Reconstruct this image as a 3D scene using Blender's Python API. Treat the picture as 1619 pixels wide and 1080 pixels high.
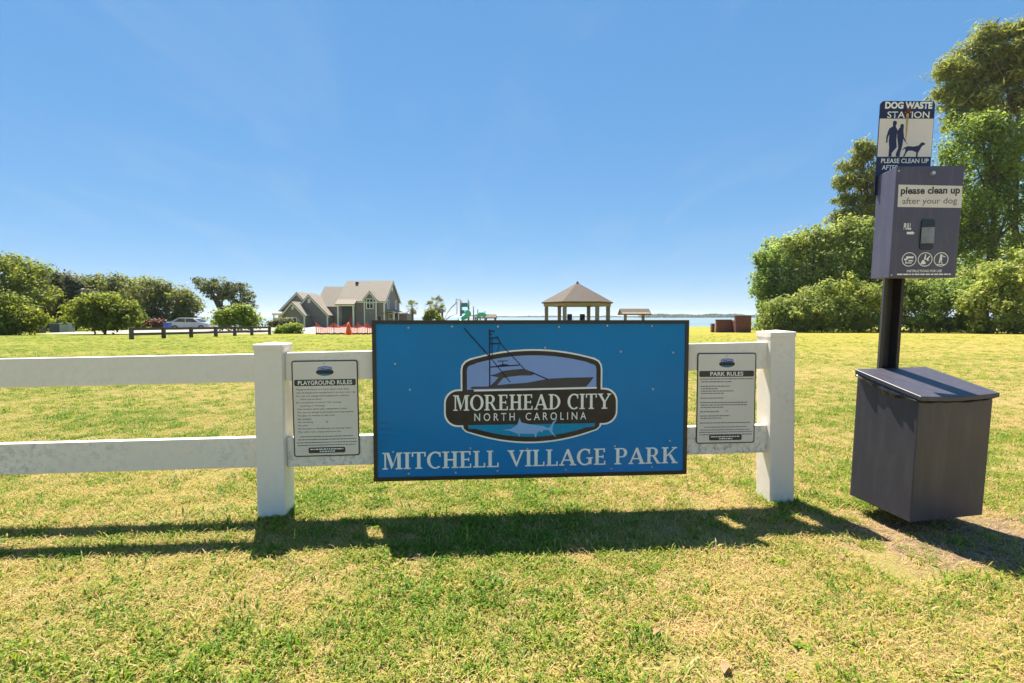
import bpy, bmesh, math, random
import numpy as np
from mathutils import Matrix, Vector, Euler
R = math.radians
S = bpy.context.scene
for o in list(bpy.data.objects): bpy.data.objects.remove(o)

# ------------------------------------------------------------------ camera, sky, sun, exposure
F, H0 = 785.0, 0.9443                       # focal length in photo pixels (1619 wide), eye height
PITCH = math.atan(39 / F)
cam = bpy.data.cameras.new('camera'); cam.sensor_width = 36; cam.lens = F / 1619 * 36
cam.clip_start = 0.05; cam.clip_end = 20000
camo = bpy.data.objects.new('camera', cam); S.collection.objects.link(camo)
camo.location = (0, 0, H0); camo.rotation_euler = (R(90) - PITCH, 0, 0); S.camera = camo
SUN_AZ, SUN_EL = R(23.5), R(62)             # azimuth left of +Y
w = bpy.data.worlds.new('World'); S.world = w; w.use_nodes = True
nt = w.node_tree; nt.nodes.clear()
sky = nt.nodes.new('ShaderNodeTexSky'); sky.sky_type = 'NISHITA'; sky.sun_disc = False
sky.sun_elevation = SUN_EL; sky.sun_rotation = -SUN_AZ
sky.air_density = 1.0; sky.dust_density = 0.0; sky.ozone_density = 4.0; sky.altitude = 3000
bg = nt.nodes.new('ShaderNodeBackground'); bg.inputs[1].default_value = 0.113
wo = nt.nodes.new('ShaderNodeOutputWorld')
gmn = nt.nodes.new('ShaderNodeGamma'); gmn.inputs[1].default_value = 0.33        # the photograph's even, deep blue sky: less contrast, more colour
hsn = nt.nodes.new('ShaderNodeHueSaturation'); hsn.inputs['Saturation'].default_value = 1.9
nt.links.new(sky.outputs[0], gmn.inputs[0]); tin = nt.nodes.new('ShaderNodeMix'); tin.data_type = 'RGBA'; tin.blend_type = 'MULTIPLY'; tin.inputs[0].default_value = 1; tin.inputs[7].default_value = (.86, .902, .96, 1)
nt.links.new(gmn.outputs[0], tin.inputs[6]); nt.links.new(tin.outputs[2], hsn.inputs['Color']); 
tcw = nt.nodes.new('ShaderNodeTexCoord'); sxw = nt.nodes.new('ShaderNodeSeparateXYZ'); nt.links.new(tcw.outputs['Generated'], sxw.inputs[0])
def wm_(op, a, b):
    q = nt.nodes.new('ShaderNodeMath'); q.operation = op
    for i, v in enumerate((a, b)):
        if isinstance(v, (int, float)): q.inputs[i].default_value = v
        else: nt.links.new(v, q.inputs[i])
    return q.outputs[0]
den = wm_('ADD', wm_('MAXIMUM', sxw.outputs[2], 0.0), .12)          # thin high cirrus on a flat layer overhead
cbw = nt.nodes.new('ShaderNodeCombineXYZ'); nt.links.new(wm_('MULTIPLY', wm_('DIVIDE', sxw.outputs[0], den), 1.6), cbw.inputs[0]); nt.links.new(wm_('MULTIPLY', wm_('DIVIDE', sxw.outputs[1], den), .5), cbw.inputs[1])
cnz = nt.nodes.new('ShaderNodeTexNoise'); cnz.inputs['Scale'].default_value = 1.3; cnz.inputs['Detail'].default_value = 8; cnz.inputs['Roughness'].default_value = .62; cnz.inputs['Distortion'].default_value = .7; nt.links.new(cbw.outputs[0], cnz.inputs['Vector'])
crp = nt.nodes.new('ShaderNodeValToRGB'); crp.color_ramp.elements[0].position = .50; crp.color_ramp.elements[0].color = (0, 0, 0, 1); crp.color_ramp.elements[1].position = .80; crp.color_ramp.elements[1].color = (.15, .15, .15, 1); nt.links.new(cnz.outputs['Fac'], crp.inputs[0])
cmx = nt.nodes.new('ShaderNodeMix'); cmx.data_type = 'RGBA'; cmx.inputs[7].default_value = (1.5, 1.6, 1.7, 1); nt.links.new(crp.outputs[0], cmx.inputs[0]); nt.links.new(hsn.outputs[0], cmx.inputs[6])
nt.links.new(cmx.outputs[2], bg.inputs[0]); nt.links.new(bg.outputs[0], wo.inputs[0])
sl = bpy.data.lights.new('sun', 'SUN'); sl.energy = 3.0; sl.angle = R(0.55); sl.color = (1, 0.94, 0.84)
slo = bpy.data.objects.new('sun', sl); S.collection.objects.link(slo)
sv = Vector((-math.sin(SUN_AZ) * math.cos(SUN_EL), math.cos(SUN_AZ) * math.cos(SUN_EL), math.sin(SUN_EL)))
slo.rotation_euler = sv.to_track_quat('Z', 'Y').to_euler(); slo.location = sv * 60
S.view_settings.view_transform = 'Standard'; S.view_settings.look = 'None'
S.view_settings.exposure = 2.14; S.view_settings.gamma = 1

# ------------------------------------------------------------------ helpers
C = S.collection
rng = np.random.default_rng(7)
random.seed(5)

def setp(o, label=None, cat=None, group=None, kind=None):
    if label: o['label'] = label
    if cat: o['category'] = cat
    if group: o['group'] = group
    if kind: o['kind'] = kind
    return o

def thing(name, label, cat, loc=(0, 0, 0), rz=0, group=None):
    o = bpy.data.objects.new(name, None); C.objects.link(o); o.empty_display_size = 0.2
    o.location = loc; o.rotation_euler = (0, 0, rz)
    return setp(o, label, cat, group)

class MB:
    def __init__(s): s.v = []; s.f = []
    def add(s, vs, fs):
        b = len(s.v); s.v += [tuple(p) for p in vs]; s.f += [tuple(b + i for i in f) for f in fs]; return s
    def box(s, x0, x1, y0, y1, z0, z1):
        return s.add([(x0,y0,z0),(x1,y0,z0),(x1,y1,z0),(x0,y1,z0),(x0,y0,z1),(x1,y0,z1),(x1,y1,z1),(x0,y1,z1)],
                     [(3,2,1,0),(4,5,6,7),(0,1,5,4),(1,2,6,5),(2,3,7,6),(3,0,4,7)])
    def prism(s, poly, a, b, axis='y'):
        """extrude a polygon; axis y: poly is (x,z); axis x: poly is (y,z); axis z: poly is (x,y)"""
        n = len(poly)
        m = {'y': lambda p, t: (p[0], t, p[1]), 'x': lambda p, t: (t, p[0], p[1]), 'z': lambda p, t: (p[0], p[1], t)}[axis]
        return s.add([m(p, a) for p in poly] + [m(p, b) for p in poly],
                     [tuple(range(n)), tuple(range(2 * n - 1, n - 1, -1))] + [(i, i + n, (i + 1) % n + n, (i + 1) % n) for i in range(n)])
    def slab(s, p0, p1, p2, p3, th):
        P = [Vector(p) for p in (p0, p1, p2, p3)]; n = (P[1] - P[0]).cross(P[3] - P[0]).normalized()
        if n.z < 0: n = -n
        Q = [p - n * th for p in P]
        return s.add(P + Q, [(0,1,2,3),(7,6,5,4)] + [(i, i + 4, (i + 1) % 4 + 4, (i + 1) % 4) for i in range(4)])
    def tube(s, pts, rads, n=8, cap=True):
        pts = [Vector(p) for p in pts]; b = len(s.v); k = len(pts)
        for i, p in enumerate(pts):
            d = (pts[min(i + 1, k - 1)] - pts[max(i - 1, 0)]).normalized()
            a = d.cross(Vector((0, 0, 1)) if abs(d.z) < .9 else Vector((1, 0, 0))).normalized(); c = d.cross(a)
            r = rads[i] if hasattr(rads, '__len__') else rads
            for j in range(n):
                t = 2 * math.pi * j / n; q = p + a * r * math.cos(t) + c * r * math.sin(t); s.v.append(tuple(q))
        for i in range(k - 1):
            for j in range(n):
                s.f.append((b + i*n + j, b + i*n + (j+1) % n, b + (i+1)*n + (j+1) % n, b + (i+1)*n + j))
        if cap:
            s.f.append(tuple(b + j for j in range(n))[::-1]); s.f.append(tuple(b + (k-1)*n + j for j in range(n)))
        return s
    def flat(s, poly, y=0.0):
        """flat print: polygon in (x,z) at depth y, facing -y"""
        b = len(s.v); s.v += [(p[0], y, p[1]) for p in poly]
        a = sum(poly[i][0]*poly[(i+1) % len(poly)][1] - poly[(i+1) % len(poly)][0]*poly[i][1] for i in range(len(poly)))
        idx = tuple(range(b, b + len(poly))); s.f.append(idx if a > 0 else idx[::-1]); return s
    def line(s, a, c, wd, y=0.0):
        a = Vector((a[0], a[1])); c = Vector((c[0], c[1])); d = (c - a); 
        if d.length < 1e-9: return s
        n = Vector((-d.y, d.x)).normalized() * wd / 2
        return s.flat([a + n, a - n, c - n, c + n], y)
    def build(s, name, m, parent=None, bevel=0, seg=2, smooth=False):
        me = bpy.data.meshes.new(name); me.from_pydata(s.v, [], s.f); me.update()
        bm = bmesh.new(); bm.from_mesh(me)
        bmesh.ops.recalc_face_normals(bm, faces=bm.faces) if bevel or smooth else None
        if bevel:
            es = [e for e in bm.edges if len(e.link_faces) == 2 and e.calc_face_angle(0) > .5]
            bmesh.ops.bevel(bm, geom=es, offset=bevel, segments=seg, affect='EDGES', profile=.6)
        bm.to_mesh(me); bm.free()
        if smooth:
            for p in me.polygons: p.use_smooth = True
        o = bpy.data.objects.new(name, me); C.objects.link(o); o.data.materials.append(m)
        if parent: o.parent = parent
        return o

# ---- materials
def newmat(name):
    m = bpy.data.materials.new(name); m.use_nodes = True; t = m.node_tree; t.nodes.clear()
    out = t.nodes.new('ShaderNodeOutputMaterial'); b = t.nodes.new('ShaderNodeBsdfPrincipled')
    t.links.new(b.outputs[0], out.inputs[0]); return m, t, b, out
def nd(t, kind, **kw):
    n = t.nodes.new(kind)
    for k, v in kw.items():
        if k in n.inputs.keys(): n.inputs[k].default_value = v
        else: setattr(n, k, v)
    return n
def noise(t, vec, scale, detail=4, rough=.55):
    n = nd(t, 'ShaderNodeTexNoise', Scale=scale, Detail=detail, Roughness=rough); t.links.new(vec, n.inputs['Vector']); return n.outputs['Fac']
def ramp(t, fac, stops):
    r = t.nodes.new('ShaderNodeValToRGB'); e = r.color_ramp.elements
    while len(e) > 1: e.remove(e[0])
    e[0].position = stops[0][0]; e[0].color = tuple(stops[0][1]) + (1,) if len(stops[0][1]) == 3 else stops[0][1]
    for p, c in stops[1:]:
        q = e.new(p); q.color = tuple(c) + (1,)
    t.links.new(fac, r.inputs[0]); return r.outputs[0]
def mixc(t, fac, a, b, blend='MIX'):
    m = t.nodes.new('ShaderNodeMix'); m.data_type = 'RGBA'; m.blend_type = blend
    for sck, v in ((m.inputs[0], fac), (m.inputs[6], a), (m.inputs[7], b)):
        if isinstance(v, (int, float)): sck.default_value = v
        elif isinstance(v, tuple): sck.default_value = v + (1,) if len(v) == 3 else v
        else: t.links.new(v, sck)
    return m.outputs[2]
def mth(t, op, a, b=None, clamp=False):
    m = t.nodes.new('ShaderNodeMath'); m.operation = op; m.use_clamp = clamp
    for i, v in enumerate((a, b)):
        if v is None: continue
        if isinstance(v, (int, float)): m.inputs[i].default_value = v
        else: t.links.new(v, m.inputs[i])
    return m.outputs[0]
def posv(t): return t.nodes.new('ShaderNodeNewGeometry').outputs['Position']
def objv(t): return t.nodes.new('ShaderNodeTexCoord').outputs['Object']
def bump(t, b, h, strength=.3, dist=.01):
    n = nd(t, 'ShaderNodeBump', Strength=strength, Distance=dist); t.links.new(h, n.inputs['Height']); t.links.new(n.outputs[0], b.inputs['Normal'])

def plain(name, col, rough=.5, var=.12, scale=6, metal=0, spec=.5, bmp=0, bscale=60, coat=0):
    """base colour with soft mottling, gentle roughness variation and optional fine relief"""
    m, t, b, o = newmat(name); v = objv(t)
    n = noise(t, v, scale, 5, .6)
    lo = tuple(max(0, c * (1 - var)) for c in col); hi = tuple(min(1, c * (1 + var)) for c in col)
    t.links.new(ramp(t, n, [(.3, lo), (.7, hi)]), b.inputs['Base Color'])
    b.inputs['Metallic'].default_value = metal; b.inputs['Specular IOR Level'].default_value = spec
    t.links.new(mth(t, 'ADD', mth(t, 'MULTIPLY', n, .2), rough - .1), b.inputs['Roughness'])
    if coat: b.inputs['Coat Weight'].default_value = coat; b.inputs['Coat Roughness'].default_value = .12
    if bmp: bump(t, b, noise(t, v, bscale, 3), bmp, .004)
    return m

def vinyl(name, grime, seed):
    m, t, b, o = newmat(name); v = objv(t)
    mp = nd(t, 'ShaderNodeMapping'); mp.inputs['Location'].default_value = (seed, seed * .7, seed * .3); t.links.new(v, mp.inputs[0]); v = mp.outputs[0]
    big = noise(t, v, 2.2, 4, .6); fine = noise(t, v, 38, 6, .7); spk = noise(t, v, 120, 3, .6)
    base = ramp(t, big, [(.3, (.80, .715, .61)), (.7, (.87, .79, .69))])
    msk = mth(t, 'MULTIPLY', ramp(t, big, [(.42, (0, 0, 0)), (.66, (1, 1, 1))]), ramp(t, fine, [(.47, (0, 0, 0)), (.66, (1, 1, 1))]))
    c = mixc(t, mth(t, 'MULTIPLY', msk, grime), base, (.24, .22, .19))
    s2 = mth(t, 'MULTIPLY', ramp(t, spk, [(.64, (0, 0, 0)), (.74, (1, 1, 1))]), ramp(t, noise(t, v, 7, 4), [(.52, (0, 0, 0)), (.7, (1, 1, 1))]))
    c = mixc(t, mth(t, 'MULTIPLY', s2, min(1, grime)), c, (.12, .11, .09))
    t.links.new(c, b.inputs['Base Color']); b.inputs['Roughness'].default_value = .48
    bump(t, b, fine, .06, .003); return m

def leafmat(name, dark, light, trans=.35, rough=.55):
    m, t, b, out = newmat(name)
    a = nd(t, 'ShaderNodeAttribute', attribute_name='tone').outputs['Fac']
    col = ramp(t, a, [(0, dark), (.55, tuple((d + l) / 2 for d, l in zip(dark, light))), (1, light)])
    t.links.new(col, b.inputs['Base Color']); b.inputs['Roughness'].default_value = rough; b.inputs['Specular IOR Level'].default_value = .3
    tr = t.nodes.new('ShaderNodeBsdfTranslucent'); t.links.new(mixc(t, .30, col, (.40, .44, .05)), tr.inputs[0])
    mx = t.nodes.new('ShaderNodeMixShader'); mx.inputs[0].default_value = trans
    t.links.new(b.outputs[0], mx.inputs[1]); t.links.new(tr.outputs[0], mx.inputs[2]); t.links.new(mx.outputs[0], out.inputs[0])
    return m

M = {}
M['vinyl'] = vinyl('white_vinyl', .16, 1.3); M['vinyl_low'] = vinyl('white_vinyl_specked', .55, 4.1); M['vinyl_stain'] = vinyl('white_vinyl_mildew', .9, 2.25)
M['sign_blue'] = plain('sign_blue', (.0, .20, .50), .16, .10, 1.6, spec=.2)
M['sign_black'] = plain('sign_black', (.018, .016, .016), .35, .2, 8)
M['emb_dark'] = plain('emblem_dark', (.045, .036, .034), .3, .35, 7, spec=.2)
M['emb_sky'] = plain('emblem_sky', (.24, .36, .70), .3, .05, 4, spec=.2)
M['emb_sea'] = plain('emblem_sea', (.0, .27, .50), .3, .06, 4, spec=.2)
M['emb_fish'] = plain('emblem_fish', (.26, .46, .78), .3, .05, 4, spec=.2)
M['emb_boat'] = plain('emblem_boat', (.075, .065, .07), .32, .15, 10, spec=.2)
M['emb_navy'] = plain('emblem_navy', (.01, .018, .06), .32, .15, 10, spec=.2)
M['letter'] = plain('letter_white', (.90, .87, .80), .35, .06, 9)
M['panel_white'] = plain('panel_white', (.74, .67, .60), .35, .06, 5)
M['ink'] = plain('ink_black', (.035, .032, .03), .4, .15, 20)
M['ink_grey'] = plain('ink_grey', (.12, .115, .11), .4, .15, 20)
M['scuff'] = plain('scuff_blue', (.0, .07, .22), .4, .3, 60)
M['screw'] = plain('screw_head', (.45, .46, .46), .4, .3, 90, metal=.6)
M['rust'] = plain('rust', (.16, .05, .02), .8, .4, 120)
M['rust_streak'] = plain('rust_streak', (.45, .30, .13), .6, .3, 60)
M['navy'] = plain('navy_print', (.018, .016, .055), .35, .15, 10)
def chalk(name, col, chalkcol, amt, rough):
    m, t, b, o = newmat(name); v = objv(t)
    mp = nd(t, 'ShaderNodeMapping'); mp.inputs['Scale'].default_value = (1, 1, .18); t.links.new(v, mp.inputs[0])
    st = noise(t, mp.outputs[0], 26, 5, .65); sp = noise(t, v, 260, 2, .5); bg_ = noise(t, v, 3.5, 4)
    c = mixc(t, mth(t, 'MULTIPLY', ramp(t, st, [(.45, (0, 0, 0)), (.75, (1, 1, 1))]), amt), col, chalkcol)
    c = mixc(t, mth(t, 'MULTIPLY', ramp(t, sp, [(.6, (0, 0, 0)), (.72, (1, 1, 1))]), .25), c, chalkcol)
    c = mixc(t, mth(t, 'MULTIPLY', bg_, .35), c, tuple(x * .6 for x in col))
    t.links.new(c, b.inputs['Base Color']); t.links.new(mth(t, 'ADD', mth(t, 'MULTIPLY', bg_, .25), rough - .1), b.inputs['Roughness'])
    bump(t, b, sp, .10, .002); return m
M['steel'] = chalk('charcoal_paint', (.088, .078, .122), (.20, .185, .235), .35, .36)
M['bin'] = chalk('bin_paint', (.058, .053, .070), (.15, .14, .16), .30, .42)
M['pole'] = plain('pole_black', (.03, .027, .027), .4, .3, 14)
M['bag'] = plain('black_bag', (.02, .02, .022), .18, .3, 30)
M['bag_grey'] = plain('bag_roll', (.22, .22, .24), .35, .3, 18)
M['trim'] = plain('white_trim', (.75, .74, .71), .5, .06, 3)
def shingles(name, a, c, hz, rough=.85):
    m, t, b, o = newmat(name); v = objv(t)
    wv = nd(t, 'ShaderNodeTexWave', Scale=hz, Distortion=.4); wv.bands_direction = 'Z'; wv.wave_profile = 'SAW'; t.links.new(v, wv.inputs['Vector'])
    n = noise(t, v, 3.0, 5, .65); n2 = noise(t, v, 14, 3)
    col = mixc(t, mth(t, 'MULTIPLY', n2, .6), ramp(t, n, [(.3, a), (.7, c)]), tuple(x * .75 for x in a))
    t.links.new(col, b.inputs['Base Color']); b.inputs['Roughness'].default_value = rough; bump(t, b, wv.outputs['Fac'], .5, .03); return m
M['wall'] = shingles('grey_shingle', (.20, .168, .172), (.27, .232, .236), 2.2)
M['roof'] = shingles('roof_shingle', (.25, .205, .155), (.35, .29, .225), 2.5)
M['roof2'] = shingles('gazebo_roof_shingle', (.085, .062, .045), (.12, .092, .07), 3)
M['wood_gold'] = plain('gazebo_beam', (.30, .22, .10), .7, .25, 5)
M['wood_post'] = plain('gazebo_post', (.20, .175, .15), .75, .2, 4)
M['wood_dark'] = plain('weathered_rail', (.095, .075, .062), .8, .3, 5)
M['brickwall'] = None
m, t, b, o = newmat('red_brick'); v = objv(t)
bt = nd(t, 'ShaderNodeTexBrick', Scale=4.4); bt.inputs['Color1'].default_value = (.20, .055, .032, 1); bt.inputs['Color2'].default_value = (.13, .035, .022, 1); bt.inputs['Mortar'].default_value = (.20, .16, .13, 1); bt.inputs['Mortar Size'].default_value = .012
mp = nd(t, 'ShaderNodeMapping'); mp.inputs['Rotation'].default_value = (R(90), 0, 0); t.links.new(v, mp.inputs[0]); t.links.new(mp.outputs[0], bt.inputs['Vector'])
t.links.new(mixc(t, mth(t, 'MULTIPLY', noise(t, v, 2.5), .5), bt.outputs['Color'], (.09, .03, .022)), b.inputs['Base Color']); b.inputs['Roughness'].default_value = .85
M['brickwall'] = m
m, t, b, o = newmat('window_glass'); b.inputs['Base Color'].default_value = (.03, .035, .04, 1); b.inputs['Roughness'].default_value = .08
t.links.new(ramp(t, noise(t, objv(t), 1.3), [(.35, (.015, .018, .02)), (.7, (.07, .08, .09))]), b.inputs['Base Color']); M['glass'] = m
M['teal'] = plain('teal_plastic', (.005, .20, .165), .35, .1, 3)
M['teal_light'] = plain('pale_teal_plastic', (.10, .42, .36), .35, .1, 3)
M['tan'] = plain('tan_metal', (.24, .20, .17), .5, .1, 3)
M['orange'] = plain('orange_plastic', (.75, .10, .025), .55, .12, 4)
M['white_paint'] = plain('car_white', (.45, .45, .44), .25, .04, 2, coat=.5)
M['tyre'] = plain('tyre', (.02, .02, .02), .8, .2, 10)
M['car_red'] = plain('car_red', (.28, .02, .015), .25, .05, 2, coat=.5)
M['blue_plastic'] = plain('blue_plastic', (.02, .09, .33), .4, .1, 3)
M['dark_chair'] = plain('dark_chair', (.012, .014, .04), .6, .2, 3)
M['grey_box'] = plain('grey_box', (.33, .33, .32), .6, .1, 3)
M['dark_box'] = plain('dark_box', (.05, .05, .055), .6, .2, 3)
M['bark'] = plain('bark', (.10, .085, .07), .9, .35, 5, bmp=.5, bscale=12)
M['bark_pine'] = plain('pine_bark', (.13, .085, .06), .9, .35, 4, bmp=.5, bscale=10)
# foliage
M['l_oak'] = leafmat('oak_leaf', (0.084, 0.108, 0.032), (0.274, 0.274, 0.084), 0.55)
M['l_oak_grey'] = leafmat('grey_oak_leaf', (0.113, 0.113, 0.061), (0.319, 0.292, 0.144), 0.45)
M['l_oak_far'] = leafmat('windswept_leaf', (0.084, 0.099, 0.048), (0.216, 0.225, 0.103), 0.40)
M['l_bush'] = leafmat('bush_leaf', (0.060, 0.099, 0.012), (0.323, 0.348, 0.027), 0.60)
M['l_bright'] = leafmat('bright_leaf', (0.109, 0.186, 0.016), (0.386, 0.455, 0.042), 0.60)
M['l_cedar'] = leafmat('cedar_leaf', (0.049, 0.056, 0.031), (0.137, 0.145, 0.078), 0.35)
M['l_wood'] = leafmat('woods_leaf', (0.149, 0.231, 0.047), (0.481, 0.500, 0.143), 0.60)
M['l_wood_dark'] = leafmat('woods_leaf_dark', (0.115, 0.192, 0.047), (0.385, 0.500, 0.119), 0.55)
M['l_vine'] = leafmat('vine_leaf', (0.168, 0.252, 0.031), (0.500, 0.500, 0.131), 0.60)
M['l_pine'] = leafmat('pine_needle', (0.123, 0.152, 0.040), (0.414, 0.414, 0.075), 0.50)
M['l_vinetree'] = leafmat('vine_tree_leaf', (0.089, 0.152, 0.031), (0.388, 0.500, 0.077), 0.60)
M['l_palm'] = leafmat('palmetto_leaf', (0.092, 0.100, 0.046), (0.211, 0.218, 0.097), 0.45)
M['l_palm_dead'] = leafmat('palmetto_dead_frond', (0.182, 0.128, 0.073), (0.324, 0.244, 0.145), 0.40)
M['l_far'] = leafmat('far_wood_leaf', (0.063, 0.092, 0.055), (0.145, 0.179, 0.097), 0.30)

# ---- the terrain as a function of position
def sst(a, b, x):
    t = np.clip((np.asarray(x, float) - a) / (b - a), 0, 1); return t * t * (3 - 2 * t)
def shore_y(x):
    x = np.asarray(x, float)
    return 58 + 66 * sst(3, -13, x) + 70 * sst(25, 31, x) + 30 * sst(-45, -70, x)
def gz(x, y):
    """lawn height: level at the fence, falling gently towards the water"""
    x = np.asarray(x, float); y = np.asarray(y, float)
    e = y - 3.5; land = -0.013 * np.where(e > 0, np.sqrt(e * e + 4) - 2, 0)
    d = y - shore_y(x) + .6 * np.sin(x * .7)
    return np.where(d > 0, np.maximum(land - .45 * np.minimum(d, 1.5) - .05 * d, -7.0), land)
def gzf(x, y): return float(gz(x, y))
CP, SP = math.cos(PITCH), math.sin(PITCH)
def ray(px, py):
    a = (px - 809.5) / F; b = -(py - 540) / F
    return Vector((a, CP + b * SP, -SP + b * CP))
def at(px, py, Y):
    """point seen at a photo pixel, at world depth Y"""
    d = ray(px, py); return Vector((0, 0, H0)) + d * (Y / d.y)
def depth_of(py, px=809.5):
    """depth of the lawn under a photo pixel"""
    lo, hi = 1.0, 400.0
    for _ in range(50):
        m_ = (lo + hi) / 2; p = at(px, py, m_)
        e = m_ - 3.5; land = -0.013 * (math.sqrt(e * e + 4) - 2) if e > 0 else 0
        if p.z > land: lo = m_
        else: hi = m_
    return lo
def foot(px, Y):
    x = (px - 809.5) / F * Y; return Vector((x, Y, gzf(x, Y)))

# ------------------------------------------------------------------ ground, water, far shore
def lawn_colour(t, v):
    big = noise(t, v, .33, 3, .5); mid = noise(t, v, 2.1, 4, .6); fine = noise(t, v, 24, 5, .7); vf = noise(t, v, 130, 3, .7)
    sx = nd(t, 'ShaderNodeSeparateXYZ'); t.links.new(v, sx.inputs[0])
    side = mth(t, 'MULTIPLY', mth(t, 'ADD', mth(t, 'DIVIDE', sx.outputs[0], mth(t, 'ADD', sx.outputs[1], 4.0)),   .15), .13)   # the lawn is drier to the right
    sml = noise(t, v, 10, 3, .6)
    dry = mth(t, 'ADD', mth(t, 'ADD', mth(t, 'ADD', mth(t, 'MULTIPLY', mid, .38), mth(t, 'MULTIPLY', big, .34)), mth(t, 'MULTIPLY', sml, .28)), side)
    return dry, fine, vf
m, t, b, o = newmat('lawn_ground'); v = posv(t)
dry, fine, vf = lawn_colour(t, v)
dd = mth(t, 'ADD', mth(t, 'MULTIPLY', dry, .7), mth(t, 'MULTIPLY', mth(t, 'ADD', mth(t, 'MULTIPLY', fine, .6), mth(t, 'MULTIPLY', vf, .4)), .3))
col = ramp(t, dd, [(.40, (.11, .155, .008)), (.48, (.19, .21, .013)), (.55, (.25, .235, .022)), (.64, (.33, .26, .06))])
sxg = nd(t, 'ShaderNodeSeparateXYZ'); t.links.new(v, sxg.inputs[0])
nearf = ramp(t, mth(t, 'DIVIDE', sxg.outputs[1], 30.0), [(.12, (1, 1, 1)), (.55, (0, 0, 0))])      # where real blades stand, the sheet is the thatch under them
col = mixc(t, mth(t, 'MULTIPLY', nearf, .8), col, ramp(t, dd, [(.36, (.16, .175, .025)), (.50, (.27, .235, .055)), (.64, (.38, .28, .12))]))
th = noise(t, v, 70, 4, .75)                     # thatch and soil between the blades
col = mixc(t, mth(t, 'MULTIPLY', ramp(t, th, [(.40, (0, 0, 0)), (.60, (1, 1, 1))]), mth(t, 'ADD', mth(t, 'MULTIPLY', nearf, .6), .25)), col, ramp(t, vf, [(.35, (.13, .085, .04)), (.65, (.40, .30, .15))]))
# bare, littered soil worn round the bin
sx = nd(t, 'ShaderNodeSeparateXYZ'); t.links.new(v, sx.inputs[0])
ex = mth(t, 'DIVIDE', mth(t, 'SUBTRACT', sx.outputs[0], 2.05), .74); ey = mth(t, 'DIVIDE', mth(t, 'SUBTRACT', sx.outputs[1], 2.06), .36)
rr = mth(t, 'ADD', mth(t, 'MULTIPLY', ex, ex), mth(t, 'MULTIPLY', ey, ey))
rr = mth(t, 'ADD', rr, mth(t, 'MULTIPLY', mth(t, 'SUBTRACT', noise(t, v, 5, 5, .7), .5), 3.2))
soil = ramp(t, mth(t, 'ADD', mth(t, 'MULTIPLY', fine, .5), mth(t, 'MULTIPLY', noise(t, v, 70, 4, .75), .5)), [(.38, (.10, .065, .038)), (.5, (.22, .15, .09)), (.62, (.36, .27, .16))])
col = mixc(t, ramp(t, rr, [(.55, (1, 1, 1)), (1.15, (0, 0, 0))]), col, soil)
t.links.new(col, b.inputs['Base Color']); b.inputs['Roughness'].default_value = .95; b.inputs['Specular IOR Level'].default_value = .1
bump(t, b, mth(t, 'ADD', fine, mth(t, 'MULTIPLY', vf, .5)), .7, .03)
M['ground'] = m

xs = np.unique(np.concatenate([np.linspace(-6, 6, 25), np.linspace(-80, 80, 161), np.linspace(-400, 400, 41), np.linspace(-9000, 9000, 19)]))
ys = np.unique(np.concatenate([np.linspace(-4, 10, 29), np.linspace(-60, 150, 211), np.linspace(150, 400, 11), np.linspace(-3000, 9000, 25)]))
X, Y = np.meshgrid(xs, ys); Z = gz(X, Y)
nx, ny = len(xs), len(ys)
vs = np.stack([X, Y, Z], -1).reshape(-1, 3)
fi = [(j*nx+i, j*nx+i+1, (j+1)*nx+i+1, (j+1)*nx+i) for j in range(ny-1) for i in range(nx-1)]
g = MB(); g.v = [tuple(p) for p in vs]; g.f = fi
go = g.build('ground', M['ground'], smooth=True); setp(go, 'yellow green mown lawn sloping down to the water', kind='structure')

m, t, b, o = newmat('sound_water'); v = posv(t)
mp = nd(t, 'ShaderNodeMapping'); mp.inputs['Scale'].default_value = (.35, 1, 1); t.links.new(v, mp.inputs[0])
t.links.new(ramp(t, noise(t, mp.outputs[0], .02, 4), [(.35, (.13, .19, .20)), (.7, (.19, .25, .26))]), b.inputs['Base Color'])
b.inputs['Roughness'].default_value = .4; b.inputs['IOR'].default_value = 1.33
bump(t, b, noise(t, mp.outputs[0], .9, 5, .6), .55, .35); M['water'] = m
wm = MB(); wm.add([(-9000, 40, -1.75), (9000, 40, -1.75), (9000, 9000, -1.75), (-9000, 9000, -1.75)], [(0, 1, 2, 3)])
setp(wm.build('water', M['water']), 'calm pale blue water of the sound', kind='structure')

# sandy lot in front of the house
m, t, b, o = newmat('pale_sand'); v = posv(t)
t.links.new(ramp(t, noise(t, v, .9, 6, .65), [(.3, (.24, .215, .18)), (.7, (.34, .31, .27))]), b.inputs['Base Color']); b.inputs['Roughness'].default_value = .95
bump(t, b, noise(t, v, 6, 5), .5, .05); M['sand'] = m
def ground_patch(name, x0, x1, y0, y1, lift, mat_, label, mound=0, n=24):
    mb = MB(); k = n
    for j in range(k + 1):
        for i in range(k + 1):
            u, q = i / k, j / k; edge = min(u, 1 - u, q, 1 - q) * 4
            x = x0 + (x1 - x0) * u; y = y0 + (y1 - y0) * q + .8 * math.sin(x * .55) * (1 if q in (0, 1) else .5)
            z = gzf(x, y) + (lift if 0 < i < k and 0 < j < k else -.05)
            if mound: z += mound * min(1, max(0, edge)) * (.45 + .55 * math.sin(x * 1.7 + 1) * math.cos(y * 1.3 + x * .4)) * (1 if edge > 0 else 0)
            mb.v.append((x, y, z))
    mb.f = [(j*(k+1)+i, j*(k+1)+i+1, (j+1)*(k+1)+i+1, (j+1)*(k+1)+i) for j in range(k) for i in range(k)]
    return setp(mb.build(name, mat_, smooth=True), label, kind='structure')
ground_patch('sand_lot', -40, -9, 41, 62, .05, M['sand'], 'pale sandy lot in front of the grey house', .45)
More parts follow.
